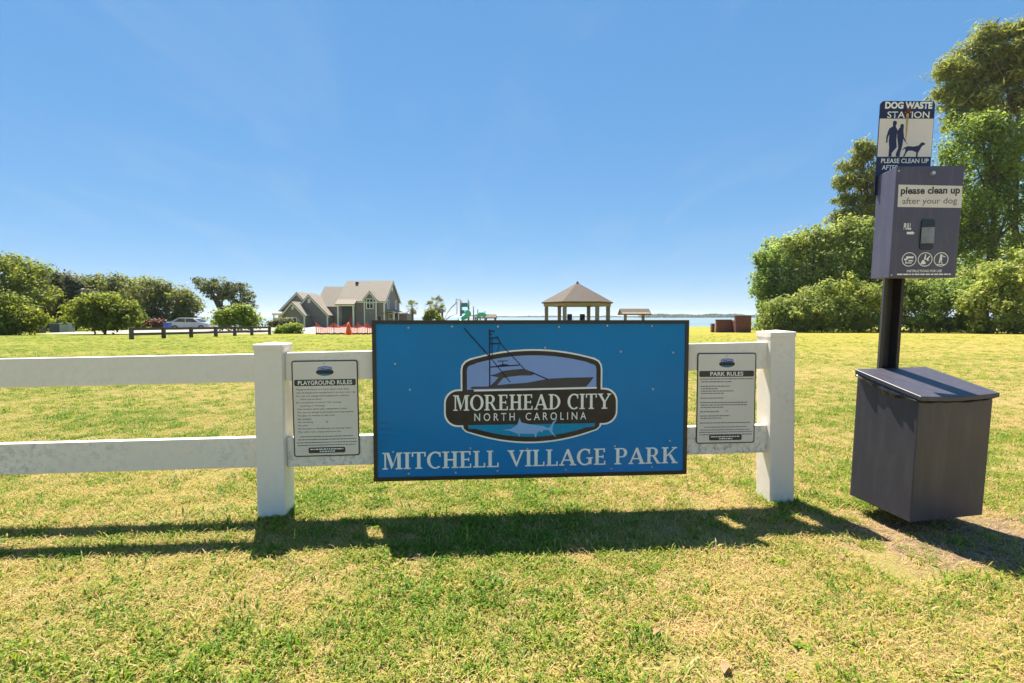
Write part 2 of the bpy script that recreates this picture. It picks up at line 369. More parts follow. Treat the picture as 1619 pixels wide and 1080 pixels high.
ground_patch('gravel_drive', -37, -20, 42, 52, .05, M['sand'], 'pale gravel drive behind the brown rail fence', .3)

# ------------------------------------------------------------------ plants
def perp(n):
    a = np.where(np.abs(n[:, 2:3]) < .9, [[0, 0, 1.]], [[1., 0, 0]]); u = np.cross(n, a); u /= np.linalg.norm(u, axis=1, keepdims=True); return u, np.cross(n, u)
def unit(r, n):
    d = r.normal(size=(n, 3)); return d / np.linalg.norm(d, axis=1, keepdims=True)
def quads_to_mesh(name, P, tone, m_, parent):
    n = len(P); me = bpy.data.meshes.new(name)
    me.vertices.add(4 * n); me.vertices.foreach_set('co', P.reshape(-1).astype(np.float32))
    me.loops.add(4 * n); me.loops.foreach_set('vertex_index', np.arange(4 * n, dtype=np.int32))
    me.polygons.add(n); me.polygons.foreach_set('loop_start', np.arange(0, 4 * n, 4, dtype=np.int32))
    at_ = me.attributes.new('tone', 'FLOAT', 'FACE'); at_.data.foreach_set('value', np.clip(tone, 0, 1).astype(np.float32))
    me.update(calc_edges=True); me.validate()
    o = bpy.data.objects.new(name, me); C.objects.link(o); me.materials.append(m_)
    if parent: o.parent = parent
    return o
def foliage(r, blobs, n, size, clump, per=26, aspect=1.6, droop=0., flat_=.0, inner=.10, low=-.8, lumps=11):
    """leaf faces gathered in clumps on the shell of several ellipsoids: (centre, radii)"""
    cen = np.array([b_[0] for b_ in blobs], float); rad = np.array([b_[1] for b_ in blobs], float)
    C2, R2 = [], []
    for c_, a_ in zip(cen, rad):                       # break each mass into uneven lumps
        C2.append(c_); R2.append(a_ * .68)
        for _ in range(lumps):
            d_ = unit(r, 1)[0]; d_[2] = abs(d_[2]) * .9 if r.random() < .7 else d_[2]; f_ = r.uniform(.28, .52)
            C2.append(c_ + d_ * a_ * r.uniform(.66, .98)); R2.append(a_ * f_ * r.uniform(.75, 1.25, 3))
    cen, rad = np.array(C2), np.array(R2)
    wt = (rad[:, 0] * rad[:, 2]) ** .75; wt /= wt.sum()
    n = int(n * .85); nc = max(6, n // per); bi = r.choice(len(cen), nc, p=wt)
    d = unit(r, nc); d[:, 2] = np.where(d[:, 2] < low, -d[:, 2], d[:, 2])
    rr_ = .66 + .46 * r.random(nc) ** .8; rr_ = np.where(r.random(nc) < .08, rr_ * 1.22, rr_); rr_ = np.where(r.random(nc) < inner, .55 * r.random(nc) + .1, rr_)
    cc = cen[bi] + d * rad[bi] * rr_[:, None]; cr = clump * (.55 + .9 * r.random(nc)); ct = r.normal(.5, .25, nc)
    k = np.repeat(np.arange(nc), per); m_ = len(k)
    e = unit(r, m_); e[:, 2] *= (1 - .45 * flat_)
    q = .35 + .65 * r.random(m_) ** .5
    p = cc[k] + e * (cr[k] * q)[:, None]; p[:, 2] -= droop * r.random(m_) * cr[k] * 1.5; p += (e * 1.0 + np.array([0, 0, .25])) * (np.where(r.random(m_) < .07, r.random(m_), 0) * np.minimum(cr[k] * .7, .4))[:, None]
    nrm = e * .75 + d[k] * .35 + r.normal(size=(m_, 3)) * .45 + np.array([0, 0, .35]); nrm /= np.linalg.norm(nrm, axis=1, keepdims=True)
    u, v_ = perp(nrm); a = r.random(m_) * 6.283; ca, sa = np.cos(a)[:, None], np.sin(a)[:, None]
    U = u * ca + v_ * sa; V = -u * sa + v_ * ca
    s = (size * (.5 + 1.0 * r.random(m_) ** 1.5))[:, None]
    L = U * s * .5 * aspect ** .5; W = V * s * .5 / aspect ** .5
    P = np.stack([p - L, p + W * 1.0, p + L, p - W * 1.0], 1)
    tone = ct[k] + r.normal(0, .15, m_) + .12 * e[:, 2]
    return P, tone
def limb_mesh(r, base, blobs, r0, nlimb, lean=None):
    mb = MB(); b = Vector(base); top = max(blobs, key=lambda q: q[0][2] + q[1][2])
    tc = Vector(top[0]); pts = []
    for i in range(6):
        f_ = i / 5; p = b.lerp(tc, f_); p.x += r.normal(0, .25) * math.sin(f_ * 3.1); p.y += r.normal(0, .25) * math.sin(f_ * 3.1)
        if i == 0: p.z -= .25
        pts.append(p)
    mb.tube(pts, [r0 * (1 - .75 * i / 5) for i in range(6)], 8)
    for i in range(nlimb):
        q = blobs[i % len(blobs)]; f_ = .3 + .55 * r.random(); s0 = b.lerp(tc, f_)
        j = int(f_ * 5); s0 = pts[j].lerp(pts[min(j + 1, 5)], f_ * 5 - j)
        e_ = Vector(q[0]) + Vector(r.normal(0, .45, 3) * np.array(q[1])); mid = s0.lerp(e_, .5) + Vector((0, 0, .12 * (e_ - s0).length))
        mb.tube([s0, mid, e_], [r0 * .42, r0 * .26, r0 * .08], 6)
    return mb
PLANTN = [0]; OAK = WG = None
def plant(name, label, cat, base_px, Yd, blobs_px, n, leaf, size, clump, bark='bark', r0=.18, nlimb=6, group=None, depthf=.8, part='crown', skirt=0, **kw):
    """blobs_px: (px, py, rx, ry[, dY]) in photo pixels at depth Yd"""
    PLANTN[0] += 1; r = np.random.default_rng(100 + PLANTN[0])
    base = foot(base_px, Yd); k = Yd / F
    o = thing(name, label, cat, base, 0, group)
    bl = []
    gpy = 501 + (H0 - base.z) * F / Yd          # pixel row of the ground here
    if group in (WG, OAK) and skirt == 0: skirt = 1
    if skirt:
        xs_ = [q[0] for q in blobs_px if q[1] > gpy - 60] or [blobs_px[0][0]]; hw_ = 26 if group == WG else 22
        for xq in sorted(set(xs_)): blobs_px = list(blobs_px) + [(xq, gpy - 11, hw_, 13)]
    for q in blobs_px:
        c = at(q[0], q[1], Yd + (q[4] if len(q) > 4 else 0)) - base
        bl.append((np.array(c), np.array([q[2] * k, (q[2] * .6 + q[3] * .4) * k * depthf, q[3] * k])))
    P, tone = foliage(r, bl, n, size, clump, **kw)
    zc = P[:, :, 2].mean(1); gl = gz(P[:, :, 0].mean(1) + base.x, P[:, :, 1].mean(1) + base.y) - base.z
    keep = zc > gl + .04; P, tone = P[keep], tone[keep]
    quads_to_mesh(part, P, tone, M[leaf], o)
    limb_mesh(r, (0, 0, 0), bl, r0, nlimb).build('trunk', M[bark], o, smooth=True)
    return o

# left-hand plants
OAK = 'oaks in the row behind the brown rail fence'; WG = 'trees and shrubs of the wood edge on the right'
plant('broad_tree', 'tall yellow green broad crowned tree at the left edge of the photo', 'tree', 20, 56,
      [(5, 440, 45, 32), (35, 445, 40, 30), (0, 480, 50, 32), (52, 478, 42, 26)], 15000, 'l_bush', .26, .8, r0=.3)
plant('grey_oak', 'rounded grey green oak just right of the tallest left tree', 'tree', 88, 64,
      [(75, 448, 34, 24), (105, 456, 24, 20), (70, 475, 40, 24), (100, 485, 30, 22)], 12000, 'l_oak_grey', .24, .8, r0=.3)
plant('cedar_tree', 'darker left cedar with a pointed top among the left trees', 'tree', 92, 60,
      [(92, 446, 5, 11), (93, 463, 13, 14), (88, 486, 24, 20), (85, 505, 28, 14)], 7000, 'l_cedar', .24, .5, aspect=3, r0=.25)
plant('cedar_tree', 'dark cedar with two points directly behind the round bush', 'tree', 117, 59,
      [(108, 449, 5, 12), (123, 456, 6, 12), (110, 468, 12, 14), (124, 474, 14, 14), (118, 492, 26, 20)], 8000, 'l_cedar', .24, .5, aspect=3, r0=.25)
plant('live_oak', 'olive oak right of the dark cedars, above the round bush', 'tree', 150, 66, [(150, 452, 24, 14), (165, 466, 32, 20), (140, 478, 28, 22)], 10000, 'l_oak', .24, .7, r0=.3, group=OAK)
plant('live_oak', 'olive oak in the middle of the row behind the round bush', 'tree', 198, 64, [(185, 456, 26, 16), (215, 458, 26, 17), (200, 478, 42, 24), (190, 500, 30, 14)], 13000, 'l_oak', .24, .7, r0=.32, group=OAK)
plant('live_oak', 'wide oak behind the first bays of the brown rail fence', 'tree', 243, 61, [(240, 462, 30, 20), (262, 470, 28, 20), (235, 488, 40, 20), (265, 493, 30, 14)], 14000, 'l_oak', .24, .7, r0=.32, group=OAK)
plant('live_oak', 'last and lowest oak of the row, beside the white pole', 'tree', 298, 60, [(285, 470, 18, 14), (298, 482, 20, 14), (292, 495, 22, 13)], 8000, 'l_oak', .24, .6, r0=.25, group=OAK)
plant('windswept_oak', 'windswept oak with a flat leaning crown standing against the sky', 'tree', 352, 74,
      [(322, 451, 20, 12), (345, 455, 24, 16), (370, 464, 24, 16), (392, 474, 17, 12), (352, 474, 26, 14), (372, 484, 20, 8), (330, 462, 16, 8)], 8500, 'l_oak_far', .24, .5, r0=.34, nlimb=16, inner=.05, flat_=.6)
plant('big_shrub', 'large yellow green shrub cut by the left edge of the photo', 'shrub', 8, 37,
      [(-5, 500, 42, 30), (30, 498, 30, 22), (48, 508, 16, 18), (10, 517, 48, 14)], 15000, 'l_bush', .17, .45, r0=.1, group='shrubs on the lawn', part='foliage')
plant('round_bush', 'large round glossy green bush standing alone on the left lawn', 'shrub', 165, 39,
      [(160, 496, 40, 26), (135, 500, 24, 22), (190, 503, 24, 22), (165, 482, 24, 14), (162, 514, 46, 13)], 17000, 'l_bush', .17, .4, r0=.1, group='shrubs on the lawn', part='foliage')
plant('round_bush', 'bright green bush behind the far end of the brown rail fence', 'shrub', 375, 44,
      [(375, 505, 32, 16), (355, 510, 20, 12), (392, 510, 20, 14), (380, 495, 18, 9)], 12000, 'l_bright', .16, .35, r0=.08, group='shrubs on the lawn', part='foliage')
plant('low_shrub', 'low bright green shrub beside the orange mesh fence', 'shrub', 457, 42,
      [(452, 523, 16, 7), (465, 521, 12, 7), (442, 527, 12, 4)], 5000, 'l_bright', .15, .3, r0=.05, nlimb=3, part='foliage')
for q, (p_, r_) in enumerate(((436, 10), (452, 9))):
    plant('garden_shrub', ['pale shrub at the left corner of the grey house', 'shrub under the small gable of the grey house'][q], 'shrub', p_, 74,
          [(p_, 513, r_, 6), (p_ + 4, 510, r_ * .7, 5)], 2500, 'l_oak_grey', .22, .4, r0=.06, nlimb=3, part='foliage')
plant('low_hedge', 'low green hedge behind the utility boxes', 'hedge', 80, 54, [(70, 512, 16, 7), (88, 512, 14, 7), (104, 510, 14, 8)], 4000, 'l_bush', .18, .35, r0=.06, nlimb=3, part='foliage')

# right-hand wood edge
plant('wood_tree', 'dark leaved tree at the left end of the wood edge', 'tree', 1222, 53, [(1213, 415, 18, 22), (1222, 445, 28, 30), (1215, 475, 26, 30), (1232, 500, 34, 24)], 13000, 'l_wood_dark', .25, .6, r0=.2, group=WG)
plant('wood_tree', 'rounded tree with a pale top, second from the left end of the wood edge', 'tree', 1270, 54, [(1258, 392, 30, 20), (1285, 385, 32, 22), (1262, 425, 40, 34), (1270, 470, 44, 40)], 18000, 'l_wood', .25, .65, r0=.22, group=WG)
plant('wood_tree', 'leafy tree in front of the smaller pine', 'tree', 1335, 54, [(1320, 382, 32, 22), (1350, 375, 34, 26), (1330, 425, 48, 40), (1350, 470, 44, 40)], 19000, 'l_wood', .25, .65, r0=.22, group=WG)
plant('wood_tree', 'leafy tree behind the dispenser post of the dog waste station', 'tree', 1415, 54, [(1400, 400, 46, 40), (1440, 420, 44, 46), (1420, 470, 56, 42)], 17000, 'l_wood_dark', .25, .65, r0=.22, group=WG)
plant('wood_tree', 'tree filling the gap between dispenser box and tall vine covered tree', 'tree', 1480, 60, [(1470, 370, 50, 50), (1500, 420, 60, 50), (1450, 440, 50, 44)], 16000, 'l_wood_dark', .27, .7, r0=.22, group=WG)
plant('wood_tree', 'tree at the right edge behind the vine bank', 'tree', 1610, 62, [(1600, 420, 70, 60), (1640, 360, 60, 60), (1560, 440, 60, 40)], 18000, 'l_wood_dark', .28, .75, r0=.25, group=WG)
plant('wood_tree', 'deeper green tree seen in the gaps of the wood edge left of the dispenser', 'tree', 1300, 64, [(1250, 430, 50, 50), (1310, 420, 56, 56), (1370, 420, 56, 60), (1280, 480, 70, 36), (1360, 480, 60, 36)], 24000, 'l_wood_dark', .28, .75, r0=.25, group=WG)
plant('wood_shrub', 'low shrub at the foot of the leftmost wood tree', 'shrub', 1232, 48, [(1218, 500, 26, 22), (1248, 505, 30, 20), (1232, 490, 24, 18)], 9000, 'l_wood', .2, .45, r0=.08, group=WG, part='foliage')
plant('wood_shrub', 'spreading shrub between the white end post and the dispenser post', 'shrub', 1300, 47, [(1280, 495, 34, 30), (1318, 498, 36, 28), (1300, 475, 34, 26)], 13000, 'l_wood', .2, .45, r0=.08, group=WG, part='foliage')
plant('wood_shrub', 'pale leaved shrub immediately left of the black post', 'shrub', 1358, 47, [(1350, 495, 36, 30), (1372, 490, 30, 34), (1355, 470, 30, 26)], 12000, 'l_vine', .2, .45, r0=.08, group=WG, part='foliage')
plant('wood_shrub', 'green shrub immediately right of the black post', 'shrub', 1440, 46, [(1425, 485, 34, 38), (1460, 490, 36, 34), (1440, 462, 32, 26)], 13000, 'l_wood', .2, .45, r0=.08, group=WG, part='foliage')
plant('wood_shrub', 'shaded bluish green shrub under the tall vine covered tree', 'shrub', 1500, 45, [(1490, 490, 40, 36), (1520, 500, 30, 28), (1500, 462, 34, 26)], 12000, 'l_wood_dark', .2, .45, r0=.08, group=WG, part='foliage')
plant('vine_bank', 'bright large leaved vine bank at the right edge', 'shrub', 1590, 42, [(1560, 490, 46, 36), (1610, 470, 60, 52), (1590, 445, 40, 26), (1640, 450, 50, 60)], 22000, 'l_vine', .24, .5, r0=.1, droop=.5, group=WG, part='foliage')
plant('vine_bank', 'bright vine bank behind and right of the dispenser box', 'shrub', 1545, 47, [(1530, 460, 32, 30), (1555, 448, 40, 26), (1580, 440, 36, 24)], 10000, 'l_vine', .22, .5, r0=.1, droop=.5, group=WG, part='foliage')
for q_, (p_, l_) in enumerate(((1715, 'wood tree just outside the right edge of the view'), (1830, 'wood tree further right, outside the view'), (1960, 'last wood tree on the far right, outside the view'))):
    plant('wood_tree', l_, 'tree', p_, 52 - q_, [(p_, 430, 70, 60), (p_ - 30, 350 + 30 * q_, 50, 50), (p_ + 40, 390, 55, 50), (p_, 490, 75, 36)], 15000, 'l_wood', .27, .75, r0=.25, group=WG)
plant('pine_tree', 'smaller pine rising left of the dispenser box', 'tree', 1392, 62,
      [(1362, 238, 14, 10), (1378, 250, 18, 16), (1352, 262, 18, 12), (1345, 290, 22, 9), (1372, 285, 22, 18), (1336, 320, 16, 9), (1360, 318, 24, 12), (1345, 345, 24, 12), (1375, 345, 28, 20), (1405, 300, 20, 40)],
      13000, 'l_pine', .34, .75, bark='bark_pine', r0=.24, nlimb=16, aspect=5, per=36, inner=.12)
plant('pine_tree', 'tall pine crown at the top right corner', 'tree', 1600, 60,
      [(1568, 58, 32, 16), (1610, 60, 30, 20), (1540, 88, 30, 16), (1585, 95, 40, 22), (1512, 118, 30, 16), (1560, 130, 40, 22), (1495, 150, 18, 12), (1615, 120, 40, 40), (1530, 165, 42, 20), (1580, 175, 44, 26), (1510, 195, 24, 16)],
      26000, 'l_pine', .36, .85, bark='bark_pine', r0=.38, nlimb=20, aspect=5, per=40, inner=.15)
plant('vine_covered_tree', 'tall tree hung with dark green vines behind the dispenser box', 'tree', 1555, 56,
      [(1530, 215, 46, 40), (1580, 220, 50, 50), (1510, 270, 40, 46), (1565, 280, 56, 56), (1535, 335, 52, 52), (1600, 330, 50, 60), (1500, 350, 44, 46), (1560, 390, 60, 44), (1620, 260, 40, 60), (1625, 390, 40, 40)],
      42000, 'l_vinetree', .26, .7, r0=.4, nlimb=14, droop=1.0, inner=.3)

# palmettos
def palmetto(label, px, Yd, top_py, rad_px, seed, dead=.25):
    r = np.random.default_rng(seed); b_ = foot(px, Yd); o = thing('palmetto', label, 'palm tree', b_, 0, 'palmettos by the water')
    c = at(px, top_py, Yd) - b_; c = Vector((0, 0, c.z)); k = rad_px * Yd / F
    MB().tube([(0, 0, -.2), (.06, 0, c.z * .5), (0, 0, c.z)], [.2, .17, .16], 8).build('trunk', M['bark'], o, smooth=True)
    for part, cnt, mt in (('crown', 46, 'l_palm'), ('dead_fronds', 14, 'l_palm_dead')):
        Ps = []; tn = []
        for i in range(cnt):
            a = r.random() * 6.283; el = r.uniform(-.7, 1.35) if part == 'crown' else r.uniform(-1.35, -.6)
            d = Vector((math.cos(a) * math.cos(el), math.sin(a) * math.cos(el), math.sin(el))); L = k * r.uniform(.55, .75)
            hub = c + d * L; side = d.cross(Vector((0, 0, 1))).normalized(); up = side.cross(d)
            tip0 = c + d * .1; wv = side * .02; Ps.append([tip0 - wv, tip0 + wv, hub + wv, hub - wv]); tn.append(.4)
            for j in range(15):
                f_ = (j - 7) / 7 * 1.5; e = (d * math.cos(f_) + side * math.sin(f_) + up * r.normal(0, .12)).normalized(); l2 = k * r.uniform(.38, .55) * (1 - .25 * abs(f_) / 1.5)
                q = hub + e * l2 - Vector((0, 0, .12 * l2)); s2 = e.cross(up).normalized() * .035 * (k / 1.6)
                Ps.append([hub - s2 * .5, hub.lerp(q, .5) - s2, q, hub.lerp(q, .5) + s2]); tn.append(r.normal(.5, .2))
        quads_to_mesh(part, np.array([[list(v_) for v_ in q] for q in Ps]), np.array(tn), M[mt], o)
palmetto('single palmetto between the grey house and the taller palmettos', 652, 80, 486, 12, 1)
palmetto('tallest palmetto, full headed, left of the climbing frame', 690, 76, 482, 15, 2)
palmetto('thin palmetto closest to the climbing frame', 699, 82, 488, 8, 3)
palmetto('palmetto leaning into the tallest one from the left', 681, 79, 487, 12, 4)
plant('small_shrub', 'small green shrub at the foot of the tall palmettos', 'shrub', 684, 73, [(682, 497, 9, 6), (688, 504, 14, 6), (676, 505, 8, 5)], 3500, 'l_bush', .2, .35, r0=.05, nlimb=3, part='foliage')

# far shore
r = np.random.default_rng(31); PL = []; TL = []
for (p0, p1, Yd, h0, h1, n) in ((1010, 1300, 1500, 7, 12, 4200), (780, 1030, 2300, 4, 8, 2600)):
    pxs = p0 + (p1 - p0) * r.random(n)
    hh = h0 + (h1 - h0) * (.5 + .5 * np.sin(pxs * .11) * np.sin(pxs * .043 + 1)) * (0.55 + .45 * sst(p0, p0 + 60, pxs))
    yy = Yd + r.random(n) * 60; x = (pxs - 809.5) / F * yy; z = -1.75 + hh * r.random(n) ** .8
    nrm = unit(r, n); nrm[:, 1] -= .8; nrm /= np.linalg.norm(nrm, axis=1, keepdims=True); u, v_ = perp(nrm); s = 5.0 * (.6 + .6 * r.random(n))[:, None]
    p = np.stack([x, yy, z], 1); PL.append(np.stack([p - u * s, p - v_ * s * .5, p + u * s, p + v_ * s * .5], 1)); TL.append(r.normal(.5, .25, n))
fo = quads_to_mesh('far_wood', np.concatenate(PL), np.concatenate(TL), M['l_far'], None); setp(fo, 'low wooded far shore across the water', 'woods', kind='stuff')
fs = MB()
for (p0, p1, Yd) in ((1005, 1310, 1495), (770, 1035, 2295)):
    a = (p0 - 809.5) / F * Yd; c = (p1 - 809.5) / F * Yd; n = 30
    fs.prism([(a + (c - a) * i / n, Yd + 12 * math.sin(i * 1.3)) for i in range(n + 1)] + [(c, Yd + 120), (a, Yd + 120)], -6, -.9, 'z')
setp(fs.build('far_shore', M['sand']), 'thin pale strip of the far shore', kind='structure')

# ------------------------------------------------------------------ the grey house
HB = foot(530, 95); HY = 95.0
hx0 = (420 + 780 / 7.039 - 809.5) / F * HY
house = thing('grey_house', 'large grey shingled house with many gables and a white trimmed porch', 'house', (hx0 + .9, HY, gzf(hx0, HY)), R(-5))
def hbox(name, m_, p, *b_, **k): return MB().box(*b_).build(name, M[m_], p, **k)
def gable_y(x0, x1, y0, y1, eL, eR, xa, za, ov=.35, th=.22):
    """block whose gable looks at the viewer, ridge running back"""
    MB().prism([(x0, -.4), (x1, -.4), (x1, eR), (xa, za), (x0, eL)], y0, y1).build('wall', M['wall'], house)
    MB().box(x0 - .03, x0 + .16, y0 - .05, y0 + .14, -.3, eL - .15).build('corner_board', M['trim'], house); MB().box(x1 - .16, x1 + .03, y0 - .05, y0 + .14, -.3, eR - .15).build('corner_board', M['trim'], house)
    sL = (za - eL) / (xa - x0); sR = (za - eR) / (x1 - xa); u = .26
    rf = MB(); rf.slab((x0 - ov, y0 - ov, eL - sL * ov + u), (xa, y0 - ov, za + u), (xa, y1, za + u), (x0 - ov, y1, eL - sL * ov + u), th)
    rf.slab((xa, y0 - ov, za + u), (x1 + ov, y0 - ov, eR - sR * ov + u), (x1 + ov, y1, eR - sR * ov + u), (xa, y1, za + u), th)
    r_ = rf.build('roof', M['roof'], house)
    tr = MB(); k = .22
    tr.prism([(x0 - ov, eL - sL * ov - k + .02), (xa, za - k + .02), (xa, za + .04), (x0 - ov, eL - sL * ov + .04)], y0 - ov - .06, y0 - ov + .03)
    tr.prism([(xa, za - k + .02), (x1 + ov, eR - sR * ov - k + .02), (x1 + ov, eR - sR * ov + .04), (xa, za + .04)], y0 - ov - .065, y0 - ov + .028)
    tr.build('bargeboard', M['trim'], r_)
def gable_x(x0, x1, y0, y1, e, z, ov=.35, th=.22, yoff=0.):
    ym = (y0 + y1) / 2
    MB().prism([(y0, -.4), (y1, -.4), (y1, e), (ym, z), (y0, e)], x0, x1, 'x').build('wall', M['wall'], house)
    s = (z - e) / (ym - y0); u = .26; o2 = ov + yoff; rf = MB()
    rf.slab((x0 - ov, y0 - o2, e - s * o2 + u), (x1 + ov, y0 - o2, e - s * o2 + u), (x1 + ov, ym, z + u), (x0 - ov, ym, z + u), th)
    rf.slab((x0 - ov, ym, z + u), (x1 + ov, ym, z + u), (x1 + ov, y1 + ov, e - s * ov + u), (x0 - ov, y1 + ov, e - s * ov + u), th)
    r_ = rf.build('roof', M['roof'], house)
    tr = MB(); k = .24
    tr.prism([(y0 - ov, e - s * ov - k), (ym, z - k), (ym, z + .05), (y0 - ov, e - s * ov + .05)], x1 + ov - .03, x1 + ov + .06, 'x')
    tr.prism([(ym, z - k), (y1 + ov, e - s * ov - k), (y1 + ov, e - s * ov + .05), (ym, z + .05)], x1 + ov - .028, x1 + ov + .065, 'x')
    tr.build('bargeboard', M['trim'], r_)
def hwin(x0, x1, z0, z1, y, cols=2, rows=1, axis='y', name='window'):
    """white framed window standing proud of a wall; axis 'x' for the right-hand gable wall"""
    def bx(mb, a, b_, c, d, e, f_): return mb.box(a, b_, e, f_, c, d) if axis == 'y' else mb.box(-f_ , -e, a, b_, c, d)
    fr = MB(); t_ = .13; ya, yb = y - .09, y + .05
    bx(fr, x0, x1, z0, z0 + t_, ya, yb); bx(fr, x0, x1, z1 - t_, z1, ya, yb); bx(fr, x0, x0 + t_, z0 + t_, z1 - t_, ya, yb); bx(fr, x1 - t_, x1, z0 + t_, z1 - t_, ya, yb)
    cw = (x1 - x0 - 2 * t_) / cols
    for i in range(1, cols): bx(fr, x0 + t_ + cw * i - .05, x0 + t_ + cw * i + .05, z0 + t_, z1 - t_, ya + .02, yb)
    for i in range(1, rows): bx(fr, x0 + t_, x1 - t_, z0 + (z1 - z0) * i / rows - .04, z0 + (z1 - z0) * i / rows + .04, ya + .03, yb)
    w_ = fr.build(name, M['trim'], house)
    for i in range(cols):
        g_ = MB(); bx(g_, x0 + t_ + cw * i + .002, x0 + t_ + cw * (i + 1) - .002, z0 + t_ + .002, z1 - t_ - .002, y - .03, y + .03); g_.build('pane', M['glass'], w_)
    return w_
gable_x(-.2, 8.7, 0, 9, 5.1, 9.0)                        # main block
gable_x(-4.9, -.25, .6, 8.6, 4.1, 7.9, .3)               # middle block
gable_y(-8.6, -1.55, -2.0, 4.5, 2.5, 2.5, -5.07, 6.05)   # large front gable
gable_y(-9.75, -4.8, -4.4, 0, 1.6, 2.4, -7.05, 4.65)     # small front gable
gable_y(-12.4, -4.7, .05, 8, 2.8, 2.8, -8.5, 6.6)        # left gable
gable_y(4.9, 7.3, -.45, 3.0, 5.35, 5.35, 6.1, 6.75, .3)  # wall dormer
hbox('corner_board', 'trim', house, 8.52, 8.74, -.06, .16, -.3, 4.95); hbox('corner_board', 'trim', house, 8.55, 8.75, 8.86, 9.04, -.3, 4.95); hbox('gutter', 'trim', house, 3.45, 9.05, -.52, -.38, 4.78, 4.92)
hbox('attic_vent', 'trim', house, -5.35, -4.85, -2.12, -1.96, 4.7, 5.5); hbox('attic_vent', 'trim', house, -7.2, -6.85, -4.52, -4.36, 3.45, 4.05)
hwin(-7.85, -6.25, .45, 2.0, -4.4); hwin(-9.5, -7.1, 3.55, 4.65, .05, 3)
hwin(5.35, 6.75, 3.6, 5.55, -.45, 2, 2); hwin(5.2, 6.1, 1.3, 2.6, 0, 1, 2)
dr = hbox('door', 'wood_gold', house, 7.3, 8.2, -.08, .03, .0, 2.5); hbox('pane', 'glass', dr, 7.5, 8.0, -.1, -.081, .9, 2.2)
hbox('belt_course', 'wall', house, 3.2, 8.7, -.22, -.003, 2.65, 2.85)
# main block porch: flat dark panel painted as recess shade, behind white columns
po = thing('x', None, None); bpy.data.objects.remove(po)
hbox('porch_shade_panel', 'dark_box', house, .35, 3.0, -.03, .02, 0, 4.2)
for x_ in (.05, 3.05): hbox('column', 'trim', house, x_ - .13, x_ + .13, -1.15, -.89, 0, 4.6)
MB().slab((-.45, -1.4, 4.5), (3.4, -1.4, 4.5), (3.4, .1, 5.45), (-.45, .1, 5.45), .2).build('porch_roof', M['roof'], house)
hbox('porch_beam', 'trim', house, -.35, 3.3, -1.2, -.95, 4.12, 4.35)
hbox('door', 'car_red', house, 1.9, 2.8, -.12, -.031, 0, 2.4)
# left porch
MB().slab((-12.6, -1.9, 2.75), (-9.6, -1.9, 2.75), (-9.6, .1, 3.3), (-12.6, .1, 3.3), .18).build('porch_roof', M['roof'], house)
hbox('fascia', 'trim', house, -12.55, -9.62, -1.96, -1.88, 2.45, 2.68)
for x_ in (-12.3, -11.1, -9.85): hbox('column', 'trim', house, x_ - .1, x_ + .1, -1.8, -1.6, 0, 2.5)
hbox('door', 'car_red', house, -10.9, -10.0, -.04, .03, 0, 2.1)
# right gable wall (facing +x at x = 8.7)
for (a, c, e, f_) in ((1.6, 2.5, 3.6, 5.4), (6.3, 7.2, 3.6, 5.4), (2.3, 4.2, 1.6, 2.8), (4.7, 6.7, 1.6, 2.8)): hwin(a, c, e, f_, -8.7, 2 if c - a > 1 else 1, 1, 'x')
hbox('attic_vent', 'trim', house, 8.65, 8.8, 4.25, 4.75, 7.2, 7.9)
hbox('chimney', 'dark_box', house, 1.6, 2.1, 3.6, 4.1, 7.9, 9.0)
MB().slab((8.75, .2, 3.4), (8.75, 8.8, 3.4), (10.6, 8.8, 2.95), (10.6, .2, 2.95), .16).build('side_porch_roof', M['roof'], house)
for y_ in (.4, 3.2, 6.0, 8.6): hbox('side_post', 'trim', house, 10.3, 10.46, y_ - .08, y_ + .08, -.3, 2.8)
hbox('annex', 'wall', house, 9.5, 11.4, 5.5, 9.5, -.4, 2.75); hbox('foundation', 'grey_box', house, -12.3, 8.6, .4, 8.2, -.8, -.1)

# ------------------------------------------------------------------ gazebo, shelter, brick walls, playground
GY = 46.0; gb = foot(912.5, GY); gaz = thing('gazebo', 'six sided open park gazebo with brown shingled roof above the blue sign', 'gazebo', gb)
gk = GY / F; ez = (at(912, 478, GY) - gb).z; az = (at(912, 447, GY) - gb).z; SD = 56.5 * gk
hexa = [(SD * math.cos(R(60 * i)), SD * math.sin(R(60 * i))) for i in range(6)]
for i in range(6):
    a, c = hexa[i], hexa[(i + 1) % 6]
    MB().add([(a[0], a[1], ez), (c[0], c[1], ez), (0, 0, az), (a[0]*.99, a[1]*.99, ez - .12), (c[0]*.99, c[1]*.99, ez - .12), (0, 0, az - .15)],
             [(0, 1, 2), (3, 5, 4), (0, 3, 4, 1), (1, 4, 5, 2), (2, 5, 3, 0)]).build('roof_panel', M['roof2'], gaz)
    f_ = .94; a2, c2 = (a[0]*f_, a[1]*f_), (c[0]*f_, c[1]*f_); g2 = .90; a3, c3 = (a[0]*g2, a[1]*g2), (c[0]*g2, c[1]*g2)
    MB().prism([a2, c2, c3, a3], ez - .38, ez - .125, 'z').build('beam', M['wood_gold'], gaz)
    q = .86; MB().box(a[0]*q - .16, a[0]*q + .16, a[1]*q - .16, a[1]*q + .16, -.1, ez - .381).build('post', M['wood_post'], gaz)
MB().prism([(x*.98, y*.98) for x, y in hexa], -.25, .06, 'z').build('slab', M['sand'], gaz)
MB().tube([(0, 0, az - .1), (0, 0, az + .12)], [.18, .05], 6).build('finial', M['roof2'], gaz)
